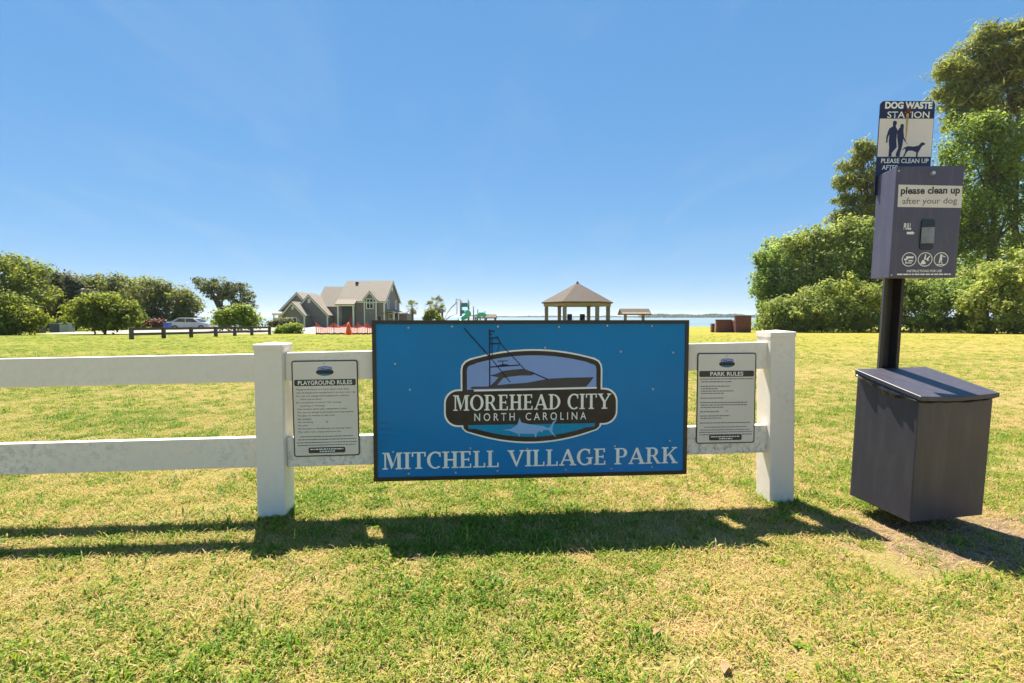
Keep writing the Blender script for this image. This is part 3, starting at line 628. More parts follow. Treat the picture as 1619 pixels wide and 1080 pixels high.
for q, (p_, lb) in enumerate(((902, 'left of two dark blue chairs in the gazebo'), (920, 'right of two dark blue chairs in the gazebo'))):
    cb = foot(p_, GY + .5); cb.z += .06; ch = thing('high_chair', lb, 'chair', cb, .3 * (1 - 2 * q), 'chairs in the gazebo')
    hh = (at(p_, 496.5, GY) - cb).z
    MB().box(-.24, .24, -.24, .24, hh - .75, hh - .68).build('seat', M['dark_chair'], ch); MB().box(-.24, .24, .20, .25, hh - .66, hh).build('backrest', M['dark_chair'], ch)
    for sx_ in (-.21, .21):
        for sy_ in (-.21, .21): MB().box(sx_ - .02, sx_ + .02, sy_ - .02, sy_ + .02, 0, hh - .751).build('leg', M['dark_chair'], ch)
        MB().box(sx_ - .02, sx_ + .02, .20, .25, hh - .68, hh - .661).build('back_support', M['dark_chair'], ch)
        MB().box(sx_ - .03, sx_ + .03, -.22, .19, hh - .48, hh - .44).build('armrest', M['dark_chair'], ch)

SY = 50.0; sb = foot(1002.5, SY); sk = SY / F; sh = thing('swing_shelter', 'small brown roofed shelter on two posts right of the gazebo', 'shelter', sb)
zt = (at(1002, 489, SY) - sb).z; ze = (at(1002, 497.5, SY) - sb).z; hw = 23 * sk
MB().prism([(-.9, ze), (.9, ze), (.9, ze + .12), (0, zt), (-.9, ze + .12)], -hw + .1, hw - .1, 'x').build('gable_frame', M['wood_gold'], sh)
ro = MB(); ro.slab((-hw, -1.0, ze + .05), (hw, -1.0, ze + .05), (hw, 0, zt + .06), (-hw, 0, zt + .06), .1); ro.slab((-hw, 0, zt + .06), (hw, 0, zt + .06), (hw, 1.0, ze + .05), (-hw, 1.0, ze + .05), .1); ro.build('roof', M['roof2'], sh)
for x_ in (-14.5 * sk, 14.5 * sk): MB().box(x_ - .1, x_ + .1, -.1, .1, -.2, ze).build('post', M['wood_post'], sh)
MB().box(-13 * sk, 13 * sk, -.2, .25, .42, .5).build('bench_seat', M['wood_post'], sh); MB().box(-13 * sk, 13 * sk, .26, .31, .5, .95).build('bench_back', M['wood_post'], sh)
for x_ in (-12 * sk, 12 * sk): MB().box(x_ - .02, x_ + .02, 0, .04, .501, ze - .001).build('hanger', M['pole'], sh)

BY = 46.5; bb = foot(1160, BY); bk = BY / F; br = thing('brick_enclosure', 'stepped red brick wall at the edge of the lawn before the wood', 'wall', bb)
X1 = lambda p: (p - 1160) * bk
zz = lambda py: (at(1160, py, BY) - bb).z
MB().box(X1(1163), X1(1187.5), 0, .3, -.3, zz(500)).build('wall', M['brickwall'], br); MB().box(X1(1138.5), X1(1163), .8, 1.1, -.3, zz(506.5)).build('wall', M['brickwall'], br)
MB().box(X1(1163), X1(1168), .301, 1.1, -.3, zz(506.5)).build('return_wall', M['brickwall'], br); MB().box(X1(1134), X1(1138.4), 1.2, 1.6, -.3, zz(512)).build('pier', M['brickwall'], br)
for a, c, d, z_ in ((1162.5, 1188, -.04, 500), (1138, 1162.4, .76, 506.5)): MB().box(X1(a), X1(c), d, d + .38, zz(z_), zz(z_) + .07).build('coping', M['brickwall'], br)
MB().box(X1(1187.2), X1(1187.6), .31, 3.5, -.3, zz(500)).build('side_wall', M['brickwall'], br)

PY = 60.0; pb = foot(735, PY); pk = PY / F; pl = thing('play_structure', 'playground tower with teal slides and a curved ladder climber', 'playground', pb)
pz = lambda py: (at(735, py, PY) - pb).z
pxm = lambda p: (p - 735) * pk
for p_, top, y_ in ((728.2, 473.5, 0), (740.3, 473.5, 0), (728.6, 475, 1.2), (740.0, 475, 1.2), (748.7, 484, 0), (755, 489, .2), (758.2, 492, 1.2), (766.6, 492, .2)):
    MB().tube([(pxm(p_), y_, -.3), (pxm(p_), y_, pz(top))], .075, 8).build('post', M['tan'], pl, smooth=True)
hbox('panel', 'teal', pl, pxm(729), pxm(739.5), -.05, .05, pz(485.5), pz(479)); hbox('roof_panel', 'teal', pl, pxm(729.3), pxm(739.3), 1.1, 1.2, pz(482), pz(478.5))
hbox('platform', 'tan', pl, pxm(728.5), pxm(740), .08, 1.1, pz(492), pz(490.5)); hbox('platform', 'tan', pl, pxm(741), pxm(766), .1, 1.2, pz(500), pz(498.6))
hbox('guard_panel', 'teal', pl, pxm(729), pxm(739.6), .06, .12, pz(496), pz(490.4))
sp = []
for i in range(26):
    a = i / 25 * 2 * math.pi * 1.25 - 1.2; rr_ = .55; sp.append((pxm(735) + rr_ * math.cos(a) , -.75 + rr_ * math.sin(a), pz(492) - (pz(492) - .35) * i / 25))
MB().tube(sp, .30, 10).build('spiral_slide', M['teal_light'], pl, smooth=True)
MB().tube([(pxm(762) + .1 * math.cos(i) * 0 + (pxm(771) - pxm(759)) * (i / 10 - .5), -.6 - .02 * i, pz(500.5) + .35 * math.sin(i / 10 * math.pi)) for i in range(11)], [.28] * 11, 10).build('tunnel_slide', M['teal_light'], pl, smooth=True)
for y_ in (-.35, .35):
    MB().tube([(pxm(702), y_, pz(507)), (pxm(708), y_, pz(494)), (pxm(714), y_, pz(486)), (pxm(721), y_, pz(480)), (pxm(722), y_, pz(472)), (pxm(728), y_ * .5, pz(475))], .03, 6).build('climber_rail', M['tan'], pl, smooth=True)
    MB().tube([(pxm(704), y_, pz(507)), (pxm(712), y_, pz(500)), (pxm(722.5), y_, pz(496.5)), (pxm(722.8), y_, pz(472))], .028, 6).build('climber_rail', M['tan'], pl, smooth=True)
    MB().tube([(pxm(702), y_, -.2), (pxm(702), y_, pz(507))], .03, 6).build('climber_foot', M['tan'], pl)
for p_, t_ in ((705, 500.5), (709, 493), (713, 487.5), (717.5, 483.5), (722, 478)): MB().tube([(pxm(p_), -.36, pz(t_)), (pxm(p_), .36, pz(t_))], .025, 6).build('rung', M['tan'], pl)

LB = foot(768, 78); lk = 78 / F; ls_ = thing('low_pavilion', 'low brown roofed pavilion showing behind the playground', 'pavilion', LB)
lz = lambda py: (at(768, py, 78) - LB).z
MB().prism([(-2.2, lz(502)), (0, lz(496.8)), (2.2, lz(502)), (2.2, lz(502) - .15), (0, lz(496.8) - .15), (-2.2, lz(502) - .15)], -17 * lk, 17 * lk, 'x').build('roof', M['roof2'], ls_)
for x_ in (-15 * lk, 0, 15 * lk):
    for y_ in (-1.9, 1.9): MB().box(x_ - .1, x_ + .1, y_ - .1, y_ + .1, -.2, lz(502) - .05).build('post', M['wood_post'], ls_)

# ------------------------------------------------------------------ brown rail fence, orange fence, cones, cars, boxes
fpx = [(207.5, 538), (258.5, 536.3), (302, 535), (341, 534), (371, 533.2), (398, 532.6), (426, 532)]
fp = [foot(p, 27.0 + 11.0 * i / 6) for i, (p, y_) in enumerate(fpx)]
bf = thing('brown_rail_fence', 'low weathered brown rail fence across the left lawn', 'fence', fp[0])
for i, p in enumerate(fp):
    l = p - fp[0]; MB().box(l.x - .09, l.x + .09, l.y - .075, l.y + .075, l.z - .2, l.z + .66).build('post', M['wood_dark'], bf, bevel=.012, seg=1)
for i in range(6):
    a, c = fp[i] - fp[0], fp[i + 1] - fp[0]; d = (c - a).normalized(); n = Vector((-d.y, d.x, 0)) * .025
    for z_ in (.28, .56):
        p0, p1 = a + d * .08 + Vector((0, 0, z_)), c - d * .08 + Vector((0, 0, z_)); h = Vector((0, 0, .07))
        MB().add([p0 - n - h, p1 - n - h, p1 + n - h, p0 + n - h, p0 - n + h, p1 - n + h, p1 + n + h, p0 + n + h], [(3,2,1,0),(4,5,6,7),(0,1,5,4),(1,2,6,5),(2,3,7,6),(3,0,4,7)]).build('rail', M['wood_dark'], bf)
# orange safety mesh
opx = [500, 528, 551, 566, 581, 600, 622]; op = [foot(p, 38.5 + .3 * (i % 2)) for i, p in enumerate(opx)]
of = thing('orange_safety_fence', 'sagging orange plastic mesh fence in front of the grey house', 'fence', op[0])
for i, p in enumerate(op):
    l = p - op[0]; MB().tube([(l.x, l.y, l.z - .2), (l.x + .02 * (i % 3 - 1), l.y, l.z + 1.0)], .03, 6).build('stake', M['orange'] if i != 1 else M['pole'], of)
for i in range(len(op) - 1):
    a, c = op[i] - op[0], op[i + 1] - op[0]; mb = MB(); nn = max(6, int((c - a).length / .16))
    tz = lambda f_: .92 - .40 * math.sin(f_ * math.pi) * (1.0 if i % 2 == 0 else .7)
    for j in range(9):
        pts = [a.lerp(c, k_ / 10) + Vector((0, -.035, .06 + (tz(k_ / 10) - .06) * j / 8)) for k_ in range(11)]; mb.tube(pts, .014, 4, False)
    for j in range(nn + 1):
        f_ = j / nn; p = a.lerp(c, f_); mb.tube([p + Vector((0, -.03, .05)), p + Vector((0, -.03, tz(f_)))], .012, 4, False)
    mb.build('mesh_panel', M['orange'], of)
    mb = MB(); mb.tube([a.lerp(c, k_ / 6) + Vector((0, -.12, .07 + .03 * math.sin(k_ * 2.1 + i))) for k_ in range(7)], .06, 6); mb.build('silt_sock', M['dark_box'], of)
cb = foot(551, 37.6); co = thing('traffic_barrel', 'orange tapered traffic cone standing before the orange mesh fence', 'cone', cb)
MB().tube([(0, 0, .05), (0, 0, .5), (0, 0, .95)], [.24, .15, .05], 14).build('body', M['orange'], co, smooth=True); MB().box(-.3, .3, -.3, .3, -.01, .05).build('base', M['orange'], co, bevel=.02)

def car(label, px, Yd, body, rz, group=None):
    p = foot(px, Yd); p.z += .05; o = thing('parked_car', label, 'car', p, rz, group)
    prof = [(-2.2, .32), (2.15, .32), (2.2, .62), (2.05, .82), (1.25, .95), (.55, 1.42), (-.95, 1.45), (-1.75, 1.02), (-2.2, .95)]
    MB().prism(prof, -.85, .85).build('body', body, o, bevel=.06)
    for y_ in (-.853, .853):
        MB().prism([(1.0, .97), (.48, 1.34), (-.2, 1.36), (-.2, .97)], y_ - .012, y_ + .012).build('window', M['glass'], o)
        MB().prism([(-.28, .97), (-.28, 1.36), (-.9, 1.37), (-1.45, 1.0)], y_ - .012, y_ + .012).build('window', M['glass'], o)
        for x_ in (-1.35, 1.35):
            wb = MB().tube([(x_, y_ * .86, .32), (x_, y_ * 1.02, .32)], .32, 16).build('wheel', M['tyre'], o); MB().tube([(x_, y_ * 1.021, .32), (x_, y_ * 1.035, .32)], .18, 12).build('rim', M['grey_box'], wb)
    MB().prism([(1.27, .99), (.6, 1.38), (.57, 1.40), (1.22, 1.0)], -.7, .7).build('windscreen', M['glass'], o)
    for y_ in (-.6, .6): MB().box(2.17, 2.215, y_ - .17, y_ + .17, .62, .74).build('headlight', M['trim'], o)
    return o
car('white car parked beyond the brown rail fence', 303, 56, M['white_paint'], .15)
M['l_red'] = leafmat('red_hedge_leaf', (.10, .018, .014), (.24, .05, .04), .3)
plant('red_hedge', 'low dark red leaved hedge left of the white car', 'hedge', 240, 57, [(228, 513, 10, 5), (243, 512, 12, 5), (257, 513, 8, 5)], 3500, 'l_red', .18, .3, r0=.05, nlimb=3, part='foliage')
def simple(name, label, cat, p, parts, group=None, rz=0):
    o = thing(name, label, cat, p, rz, group)
    for nm, mb, mt, bv in parts: mb.build(nm, M[mt], o, bevel=bv)
    return o
def bin_parts(w_, d_, h_, mt): return [('body', MB().prism([(-w_*.42, 0), (w_*.42, 0), (w_*.5, h_*.9), (-w_*.5, h_*.9)], -d_/2, d_/2), mt, .02), ('lid', MB().box(-w_*.53, w_*.53, -d_*.55, d_*.55, h_*.902, h_), mt, .02)]
simple('recycling_bin', 'blue plastic bin behind the brown rail fence', 'bin', foot(265, 52), bin_parts(.55, .55, .95, 'blue_plastic'))
simple('utility_box', 'pale grey utility box left of the round bush', 'utility box', foot(106.5, 48), [('cabinet', MB().box(-.45, .45, -.35, .35, -.05, .85), 'grey_box', .03), ('lid', MB().box(-.48, .48, -.38, .38, .852, .92), 'grey_box', .02)])
simple('utility_box', 'dark utility box beside the pale grey one', 'utility box', foot(92, 48.5), [('cabinet', MB().box(-.5, .5, -.4, .4, -.05, .78), 'dark_box', .03), ('lid', MB().box(-.53, .53, -.43, .43, .782, .84), 'dark_box', .02)])
simple('wooden_stump', 'short brown timber post on the lawn near the left shrub', 'post', foot(64.5, 45), [('timber', MB().box(-.3, .3, -.2, .2, -.1, .8), 'wood_dark', .03), ('cap', MB().box(-.33, .33, -.23, .23, .802, .86), 'wood_dark', .01)])
simple('white_pole', 'slim white pole beside the last oak', 'pole', foot(313, 58), [('shaft', MB().tube([(0, 0, -.1), (0, 0, 1.95)], .07, 8), 'trim', 0), ('cap', MB().tube([(0, 0, 1.951), (0, 0, 2.05)], [.1, .04], 8), 'trim', 0)])

# ------------------------------------------------------------------ the white fence
TH, D0, PS = .0738, 2.3671, .127
fence = thing('white_ranch_fence', 'white vinyl two rail fence carrying the park signs', 'fence', (0, D0, 0), TH)
FM = Matrix.Translation((0, D0, 0)) @ Matrix.Rotation(TH, 4, 'Z')
def pick(Mx, px, py, y0):
    """local (x,z) where the view ray of a photo pixel meets the plane y = y0 of a frame"""
    I = Mx.inverted(); o_ = I @ Vector((0, 0, H0)); d = I.to_3x3() @ ray(px, py); k = (y0 - o_.y) / d.y; p = o_ + d * k; return (p.x, p.z)
def vpost(u, h, mt, lean=0.):
    p = MB().box(0, PS, 0, PS, -.12, h - .03).build('post', M[mt], fence, bevel=.006)
    p.location = (u, 0, 0); p.rotation_euler = (0, lean, 0)
    c = MB(); e = .003
    c.add([(-e, -e, h - .032), (PS + e, -e, h - .032), (PS + e, PS + e, h - .032), (-e, PS + e, h - .032), (-e, -e, h - .006), (PS + e, -e, h - .006), (PS + e, PS + e, h - .006), (-e, PS + e, h - .006), (PS / 2, PS / 2, h + .003)],
          [(3,2,1,0),(0,1,5,4),(1,2,6,5),(2,3,7,6),(3,0,4,7),(4,5,8),(5,6,8),(6,7,8),(7,4,8)])
    co_ = c.build('cap', M[mt], p, bevel=.003, seg=1); return p
vpost(-1.195, .823, 'vinyl', .002); vpost(1.307, .874, 'vinyl_stain', -.02); vpost(-3.70, .80, 'vinyl')
def rail(uL, uR, pL, pR, mt):
    """pL, pR: (px, top, bottom) seen on the rail's front face"""
    y0, th = .034, .040
    def zat(q):
        a = pick(FM, q[0], q[1], y0); c = pick(FM, q[0], q[2], y0); return a[0], a[1], c[1]
    a, c = zat(pL), zat(pR); s = (c[1] - a[1]) / (c[0] - a[0]); hgt = .5 * ((a[1] - a[2]) + (c[1] - c[2]))
    zt_ = lambda u: a[1] + s * (u - a[0])
    z0, z1 = zt_(uL), zt_(uR)
    MB().add([(uL, y0, z0 - hgt), (uR, y0, z1 - hgt), (uR, y0 + th, z1 - hgt), (uL, y0 + th, z0 - hgt), (uL, y0, z0), (uR, y0, z1), (uR, y0 + th, z1), (uL, y0 + th, z0)],
             [(3,2,1,0),(4,5,6,7),(0,1,5,4),(1,2,6,5),(2,3,7,6),(3,0,4,7)]).build('rail', M[mt], fence, bevel=.005)
EPS = .002
rail(-3.70 + PS + EPS, -1.195 - EPS, (0, 567.5, 613), (400, 560, 605), 'vinyl'); rail(-3.70 + PS + EPS, -1.195 - EPS, (0, 702.5, 751), (400, 692, 740), 'vinyl_low')
rail(-1.195 + PS + EPS, 1.307 - .012, (470, 557.5, 602.5), (1190, 541.5, 584), 'vinyl'); rail(-1.195 + PS + EPS, 1.307 - .004, (470, 691.5, 737.5), (1190, 672.5, 717), 'vinyl_stain')

# ------------------------------------------------------------------ lettering
def text_part(name, body, x0, x1, z0, z1, y, m_, parent, bold=0., shear=0., keep=False):
    cu = bpy.data.curves.new(name, 'FONT'); cu.body = body; cu.size = 1; cu.resolution_u = 3; cu.offset = bold; cu.shear = shear; cu.fill_mode = 'FRONT'
    ob = bpy.data.objects.new(name, cu); C.objects.link(ob); dg = bpy.context.evaluated_depsgraph_get(); dg.update()
    me = bpy.data.meshes.new_from_object(ob.evaluated_get(dg)); bpy.data.objects.remove(ob); bpy.data.curves.remove(cu)
    n = len(me.vertices); co_ = np.empty(n * 3, np.float32); me.vertices.foreach_get('co', co_); co_ = co_.reshape(-1, 3)
    lo, hi = co_.min(0), co_.max(0); sx_ = (x1 - x0) / (hi[0] - lo[0]); sz_ = (z1 - z0) / (hi[1] - lo[1])
    if keep: sz_ = sz_ * 1.0
    q = np.stack([x0 + (co_[:, 0] - lo[0]) * sx_, np.full(n, y), z0 + (co_[:, 1] - lo[1]) * sz_], 1)
    me.vertices.foreach_set('co', q.reshape(-1).astype(np.float32)); me.update(); me.name = name
    me.materials.clear(); me.materials.append(m_)
    o = bpy.data.objects.new(name, me); C.objects.link(o); o.parent = parent; return o
def arc_pts(cx, cy, rx, ry, a0, a1, n=18): return [(cx + rx * math.cos(R(a0 + (a1 - a0) * i / n)), cy + ry * math.sin(R(a0 + (a1 - a0) * i / n))) for i in range(n + 1)]
def ringp(cx, cy, rx, ry, tx, ty, a0, a1, n=18): 
    A = arc_pts(cx, cy, rx, ry, a0, a1, n); B = arc_pts(cx, cy, rx - tx, ry - ty, a0, a1, n); return [[A[i], A[i+1], B[i+1], B[i]] for i in range(n)]
def rc(x0, y0, x1, y1): return [(x0, y0), (x1, y0), (x1, y1), (x0, y1)]
SW, TW, SF = .165, .085, .075     # thick stem, thin stroke, serif
def serif(x0, x1, y): return rc(x0, y, x1, y + SF)
def glyph(ch):
    """capital letters with slab serifs, built from strokes; cap height 1. Returns polygons and advance"""
    s, P = SF, []
    def stem(x, w_=SW, top=True, bot=True, ol=.085, orr=.085):
        P.append(rc(x, s if bot else 0, x + w_, 1 - s if top else 1))
        if bot: P.append(serif(x - ol, x + w_ + orr, 0))
        if top: P.append(serif(x - ol, x + w_ + orr, 1 - s))
    if ch == 'I': stem(.09); return P, .345
    if ch == 'H': stem(.09); stem(.54); P.append(rc(.255, .46, .54, .55)); return P, .80
    if ch == 'L': stem(.09, orr=.07); P += [rc(.325, 0, .60, s), rc(.53, s, .60, .27)]; return P, .64
    if ch == 'E': stem(.09, orr=.0); P += [rc(.255, 0, .60, s), rc(.53, s, .60, .25), rc(.255, 1 - s, .57, 1), rc(.50, .77, .57, 1 - s), rc(.255, .46, .44, .54), rc(.44, .40, .50, .60)]; return P, .66
    if ch == 'T': stem(.28, top=False); P += [rc(.02, .925, .28, 1), rc(.445, .925, .705, 1), rc(.02, .73, .09, .925), rc(.635, .73, .705, .925)]; return P, .73
    if ch == 'M': 
        P += [rc(.09, s, .17, 1 - s), rc(.72, s, .885, 1 - s), serif(.0, .26, 0), serif(.63, .97, 0), serif(.0, .17, 1 - s), serif(.80, .97, 1 - s), [(.17, 1), (.32, 1), (.53, .25), (.43, .0)], [(.46, .08), (.53, .25), (.72, .85), (.80, 1), (.70, 1)]]; return P, .99
    if ch == 'C': P += ringp(.41, .5, .41, .515, .165, .09, 52, 308, 30); P += [rc(.60, .70, .675, .98)]; return P, .72
    if ch == 'G': P += ringp(.41, .5, .41, .515, .165, .09, 52, 322, 30); P += [rc(.60, .70, .675, .98), rc(.60, .05, .755, .40), rc(.50, .40, .82, .40 + s)]; return P, .84
    if ch == 'O': P += ringp(.41, .5, .41, .515, .165, .085, 0, 360, 36); return P, .83
    if ch == 'D': stem(.09, orr=.0); P += ringp(.255, .5, .48, .5, .165, s, -90, 90, 20); return P, .77
    if ch == 'P': stem(.09, orr=.0); P[-1] = serif(.005, .255, 1 - s); P[-2] = serif(.005, .35, 0); P += [rc(.255, 1 - s, .38, 1), rc(.255, .42, .38, .42 + s)] + ringp(.38, .71, .28, .29, .16, s, -90, 90, 16); return P, .69
    if ch == 'R': stem(.09, orr=.0); P[-1] = serif(.005, .255, 1 - s); P[-2] = serif(.005, .34, 0); P += [rc(.255, 1 - s, .38, 1), rc(.255, .45, .38, .45 + s)] + ringp(.38, .725, .26, .275, .155, s, -90, 90, 16) + [[(.36, .45), (.50, .46), (.72, .06), (.56, .06)], rc(.58, 0, .82, .06)]; return P, .81
    if ch == 'A': P += [[(.07, s), (.16, s), (.45, .86), (.40, 1)], [(.40, 1), (.50, 1), (.80, s), (.62, s), (.40, .82)], rc(.22, .29, .60, .37), serif(0, .26, 0), serif(.54, .88, 0)]; return P, .87
    if ch == 'V': P += [[(.07, 1 - s), (.25, 1 - s), (.46, .2), (.42, 0)], [(.42, 0), (.47, 0), (.78, 1 - s), (.68, 1 - s), (.44, .22)], serif(0, .34, 1 - s), serif(.60, .86, 1 - s)]; return P, .85
    if ch == 'K': stem(.09); P += [[(.255, .40), (.255, .50), (.62, 1 - s), (.72, 1 - s)], [(.36, .50), (.47, .60), (.76, s), (.58, s)], serif(.53, .80, 1 - s), serif(.52, .84, 0)]; return P, .84
    if ch == 'Y': P += [rc(.345, s, .51, .45), [(.07, 1 - s), (.25, 1 - s), (.51, .45), (.345, .45)], [(.42, .45), (.51, .45), (.78, 1 - s), (.68, 1 - s)], serif(.25, .61, 0), serif(0, .34, 1 - s), serif(.60, .86, 1 - s)]; return P, .85
    return [], .34
def serif_text(name, body, x0, x1, z0, z1, y, m_, parent):
    tot = 0; items = []
    for ch in body:
        P, a = glyph(ch); items.append((P, tot)); tot += a + .035
    tot -= .035; k = (x1 - x0) / tot; kz = z1 - z0; mb = MB()
    for P, ox in items:
        for i, q in enumerate(P): mb.flat([(x0 + (ox + a) * k, z0 + c * kz) for a, c in q], y - .00012 * (i % 9))
    return mb.build(name, m_, parent)

# ------------------------------------------------------------------ the blue park sign
SGN = thing('park_sign', 'large blue park sign with boat emblem hung on the white fence', 'sign', (0, D0, 0), TH)
su0, su1, sz0, sz1, SYF = -.6579, .8727, .1614, .9285, .010      # front plane of the panel
MB().box(su0 + .004, su1 - .004, SYF, .0338, sz0 + .004, sz1 - .004).build('panel', M['sign_blue'], SGN)
fw = .018; fr = MB(); e = .004
fr.box(su0, su1, SYF - e, .0336, sz0, sz0 + fw); fr.box(su0, su1, SYF - e, .0336, sz1 - fw, sz1); fr.box(su0, su0 + fw, SYF - e + .0003, .0334, sz0 + fw, sz1 - fw); fr.box(su1 - fw, su1, SYF - e + .0003, .0334, sz0 + fw, sz1 - fw)
fr.build('frame', M['sign_black'], SGN)
def emb_px(ex, ey): return (690 + ex / 5.397, 510 + ey / 5.397)
def emblem(parent, mp_, y, st, sc, text=True, fine=True, name='emblem'):
    """mp_: emblem zoom coordinates -> local (x,z); y front plane, st layer step, sc metres per emblem unit"""
    def mpts(L): return [mp_(*p) for p in L]
    def plaque(g_):   # rounded bar
        x0, x1, yt, yb, r_ = 65 + g_, 1545 - g_, 562 + g_, 880 - g_, 115 - g_ * .6
        return arc_pts(x0 + r_, yt + r_, r_, r_, 180, 270, 8) + arc_pts(x1 - r_, yt + r_, r_, r_, 270, 360, 8) + arc_pts(x1 - r_, yb - r_, r_, r_, 0, 90, 8) + arc_pts(x0 + r_, yb - r_, r_, r_, 90, 180, 8)
    def arch(g_, bottom=570):
        L = [(205 + g_, bottom), (205 + g_, 400), (212 + g_, 360 + g_ * .3), (240 + g_ * .8, 325 + g_ * .7), (280 + g_ * .5, 303 + g_)]
        for i in range(1, 16):
            f_ = i / 16; x = 280 + (1340 - 280) * f_; L.append((x, 305 - 78 * (1 - (2 * f_ - 1) ** 2) + g_))
        return L + [(1340 - g_ * .5, 303 + g_), (1380 - g_ * .8, 325 + g_ * .7), (1404 - g_, 360 + g_ * .3), (1410 - g_, 400), (1410 - g_, bottom)]
    def bowl(g_, top=870):
        L = [(1410 - g_, top), (1400 - g_, 895), (1370 - g_ * .8, 925 - g_ * .5)]
        for i in range(1, 16):
            f_ = i / 16; x = 1350 + (265 - 1350) * f_; L.append((x, 932 + 98 * (1 - (2 * f_ - 1) ** 2) - g_))
        return L + [(245 + g_ * .8, 925 - g_ * .5), (215 + g_, 895), (205 + g_, top)]
    o = MB().flat(mpts(plaque(0)), y - st * 1.0).flat(mpts(arch(0)), y - st * 1.1).flat(mpts(bowl(0)), y - st * 1.2).build(name, M['letter'], parent)
    MB().flat(mpts(plaque(14)), y - st * 2.4).flat(mpts(arch(14, 600)), y - st * 2.0).flat(mpts(bowl(14, 840)), y - st * 2.2).build('emblem_border', M['emb_dark'], o)
    MB().flat(mpts(arch(52, 566)), y - st * 3.0).build('emblem_sky', M['emb_sky'], o)
    L = bowl(56, 868); L[0] = (1352, 866); L[-1] = (262, 866); MB().flat(mpts(L), y - st * 3.0).build('emblem_sea', M['emb_sea'], o)
    b1 = MB()
    b1.flat(mpts([(290, 548), (300, 540), (430, 540), (452, 535), (620, 520), (760, 512), (900, 487), (940, 480), (1100, 472), (1335, 470), (1310, 505), (1270, 550), (1000, 556), (290, 560)]), y - st * 4.0)
    b1.flat(mpts([(455, 443), (500, 435), (560, 410), (640, 400), (740, 393), (790, 415), (830, 437), (800, 450), (700, 450), (610, 460), (560, 471), (520, 462), (455, 450)]), y - st * 4.2)
    b1.flat(mpts([(562, 468), (522, 462), (490, 500), (440, 542), (500, 542), (528, 508)]), y - st * 4.4)
    bo = b1.build('emblem_boat', M['emb_boat'], o)
    if fine:
        W_ = lambda w_: w_ * sc
        b2 = MB(); k = 0
        for a, c, d, e_, wd in ((448, 60, 448, 540, 11), (468, 130, 468, 300, 7), (440, 75, 490, 75, 11), (445, 132, 520, 132, 9), (445, 180, 545, 180, 11), (510, 118, 542, 182, 8), (540, 180, 740, 395, 7), (235, 50, 440, 280, 10), (440, 280, 620, 505, 7),
                              (530, 190, 512, 250, 5), (455, 376, 700, 361, 10), (515, 327, 600, 325, 7), (557, 327, 557, 355, 6), (790, 418, 940, 484, 10), (455, 100, 470, 100, 9)):
            k += 1; b2.line(mp_(a, c), mp_(d, e_), W_(wd), y - st * (4.6 + .06 * k))
        b2.flat(mpts([(480, 374), (520, 362), (560, 350), (600, 356), (640, 368)]), y - st * 5.7); b2.build('emblem_tower', M['emb_navy'], o)
        MB().flat(mpts([(315, 566), (1362, 554), (1362, 568), (315, 581)]), y - st * 4.6).build('emblem_waterline', M['letter'], o)
        MB().flat(mpts([(555, 912), (625, 905), (680, 870), (690, 840), (700, 808), (715, 850), (780, 865), (870, 880), (905, 882), (935, 900), (960, 895), (985, 850), (1025, 822), (985, 880), (980, 930), (1015, 985), (975, 950), (945, 915), (900, 920), (895, 938), (870, 925), (850, 945), (840, 985), (820, 948), (760, 948), (700, 945), (700, 975), (685, 945), (640, 930), (610, 918)]), y - st * 4.0).build('emblem_fish', M['emb_fish'], o)
    return o
mpS = lambda ex, ey: pick(FM, *emb_px(ex, ey), SYF)
# the emblem sits level on the sign; average left and right readings
pa, pc = mpS(65, 720), mpS(1545, 712); sc_ = (pc[0] - pa[0]) / 1480.
zt_, zb_ = mpS(800, 228)[1], mpS(800, 1030)[1]; kz_ = (zt_ - zb_) / (1030 - 228.)
mpE = lambda ex, ey: (pa[0] + (ex - 65) * sc_, zt_ - (ey - 228) * kz_)
em = emblem(SGN, mpE, SYF, .00035, sc_)
a, c = mpE(142, 742), mpE(1487, 610); serif_text('emblem_name', 'MOREHEAD CITY', a[0], c[0], a[1], c[1], SYF - .0026, M['letter'], em)
a, c = mpE(318, 832), mpE(1272, 766); text_part('emblem_state', 'N O R T H    C A R O L I N A', a[0], c[0], a[1], c[1], SYF - .0028, M['letter'], em, .004)
s8 = lambda x, y: pick(FM, 580 + x / 3.1135, 495 + y / 3.1135, SYF)
a, c = s8(78, 766), s8(1530, 663); d1, d2 = s8(78, 683), s8(1530, 742)
serif_text('lettering', 'MITCHELL VILLAGE PARK', a[0], c[0], (a[1] + d2[1]) / 2, (c[1] + d1[1]) / 2, SYF - .0012, M['letter'], SGN)
for (x, y) in ((205, 72), (420, 66), (645, 66), (945, 68), (1183, 62), (1402, 63), (140, 250), (212, 378), (1250, 190), (1507, 195), (1408, 374), (510, 665), (790, 668), (130, 683), (207, 790), (437, 785), (1203, 765), (1402, 757), (1220, 655), (1490, 628), (878, 170), (643, 777), (978, 770)):
    p = s8(x, y); MB().tube([(p[0], SYF - .0005, p[1]), (p[0], SYF - .004, p[1])], [.0055, .0045], 8).build('screw', M['screw'], SGN)
for (x0, x1, y) in ((60, 105, 540), (60, 120, 570), (60, 132, 602), (62, 108, 630), (62, 92, 658)):
    a, c = s8(x0, y), s8(x1, y - 2); MB().line(a, c, .003, SYF - .0008).build('scuff_mark', M['scuff'], SGN)

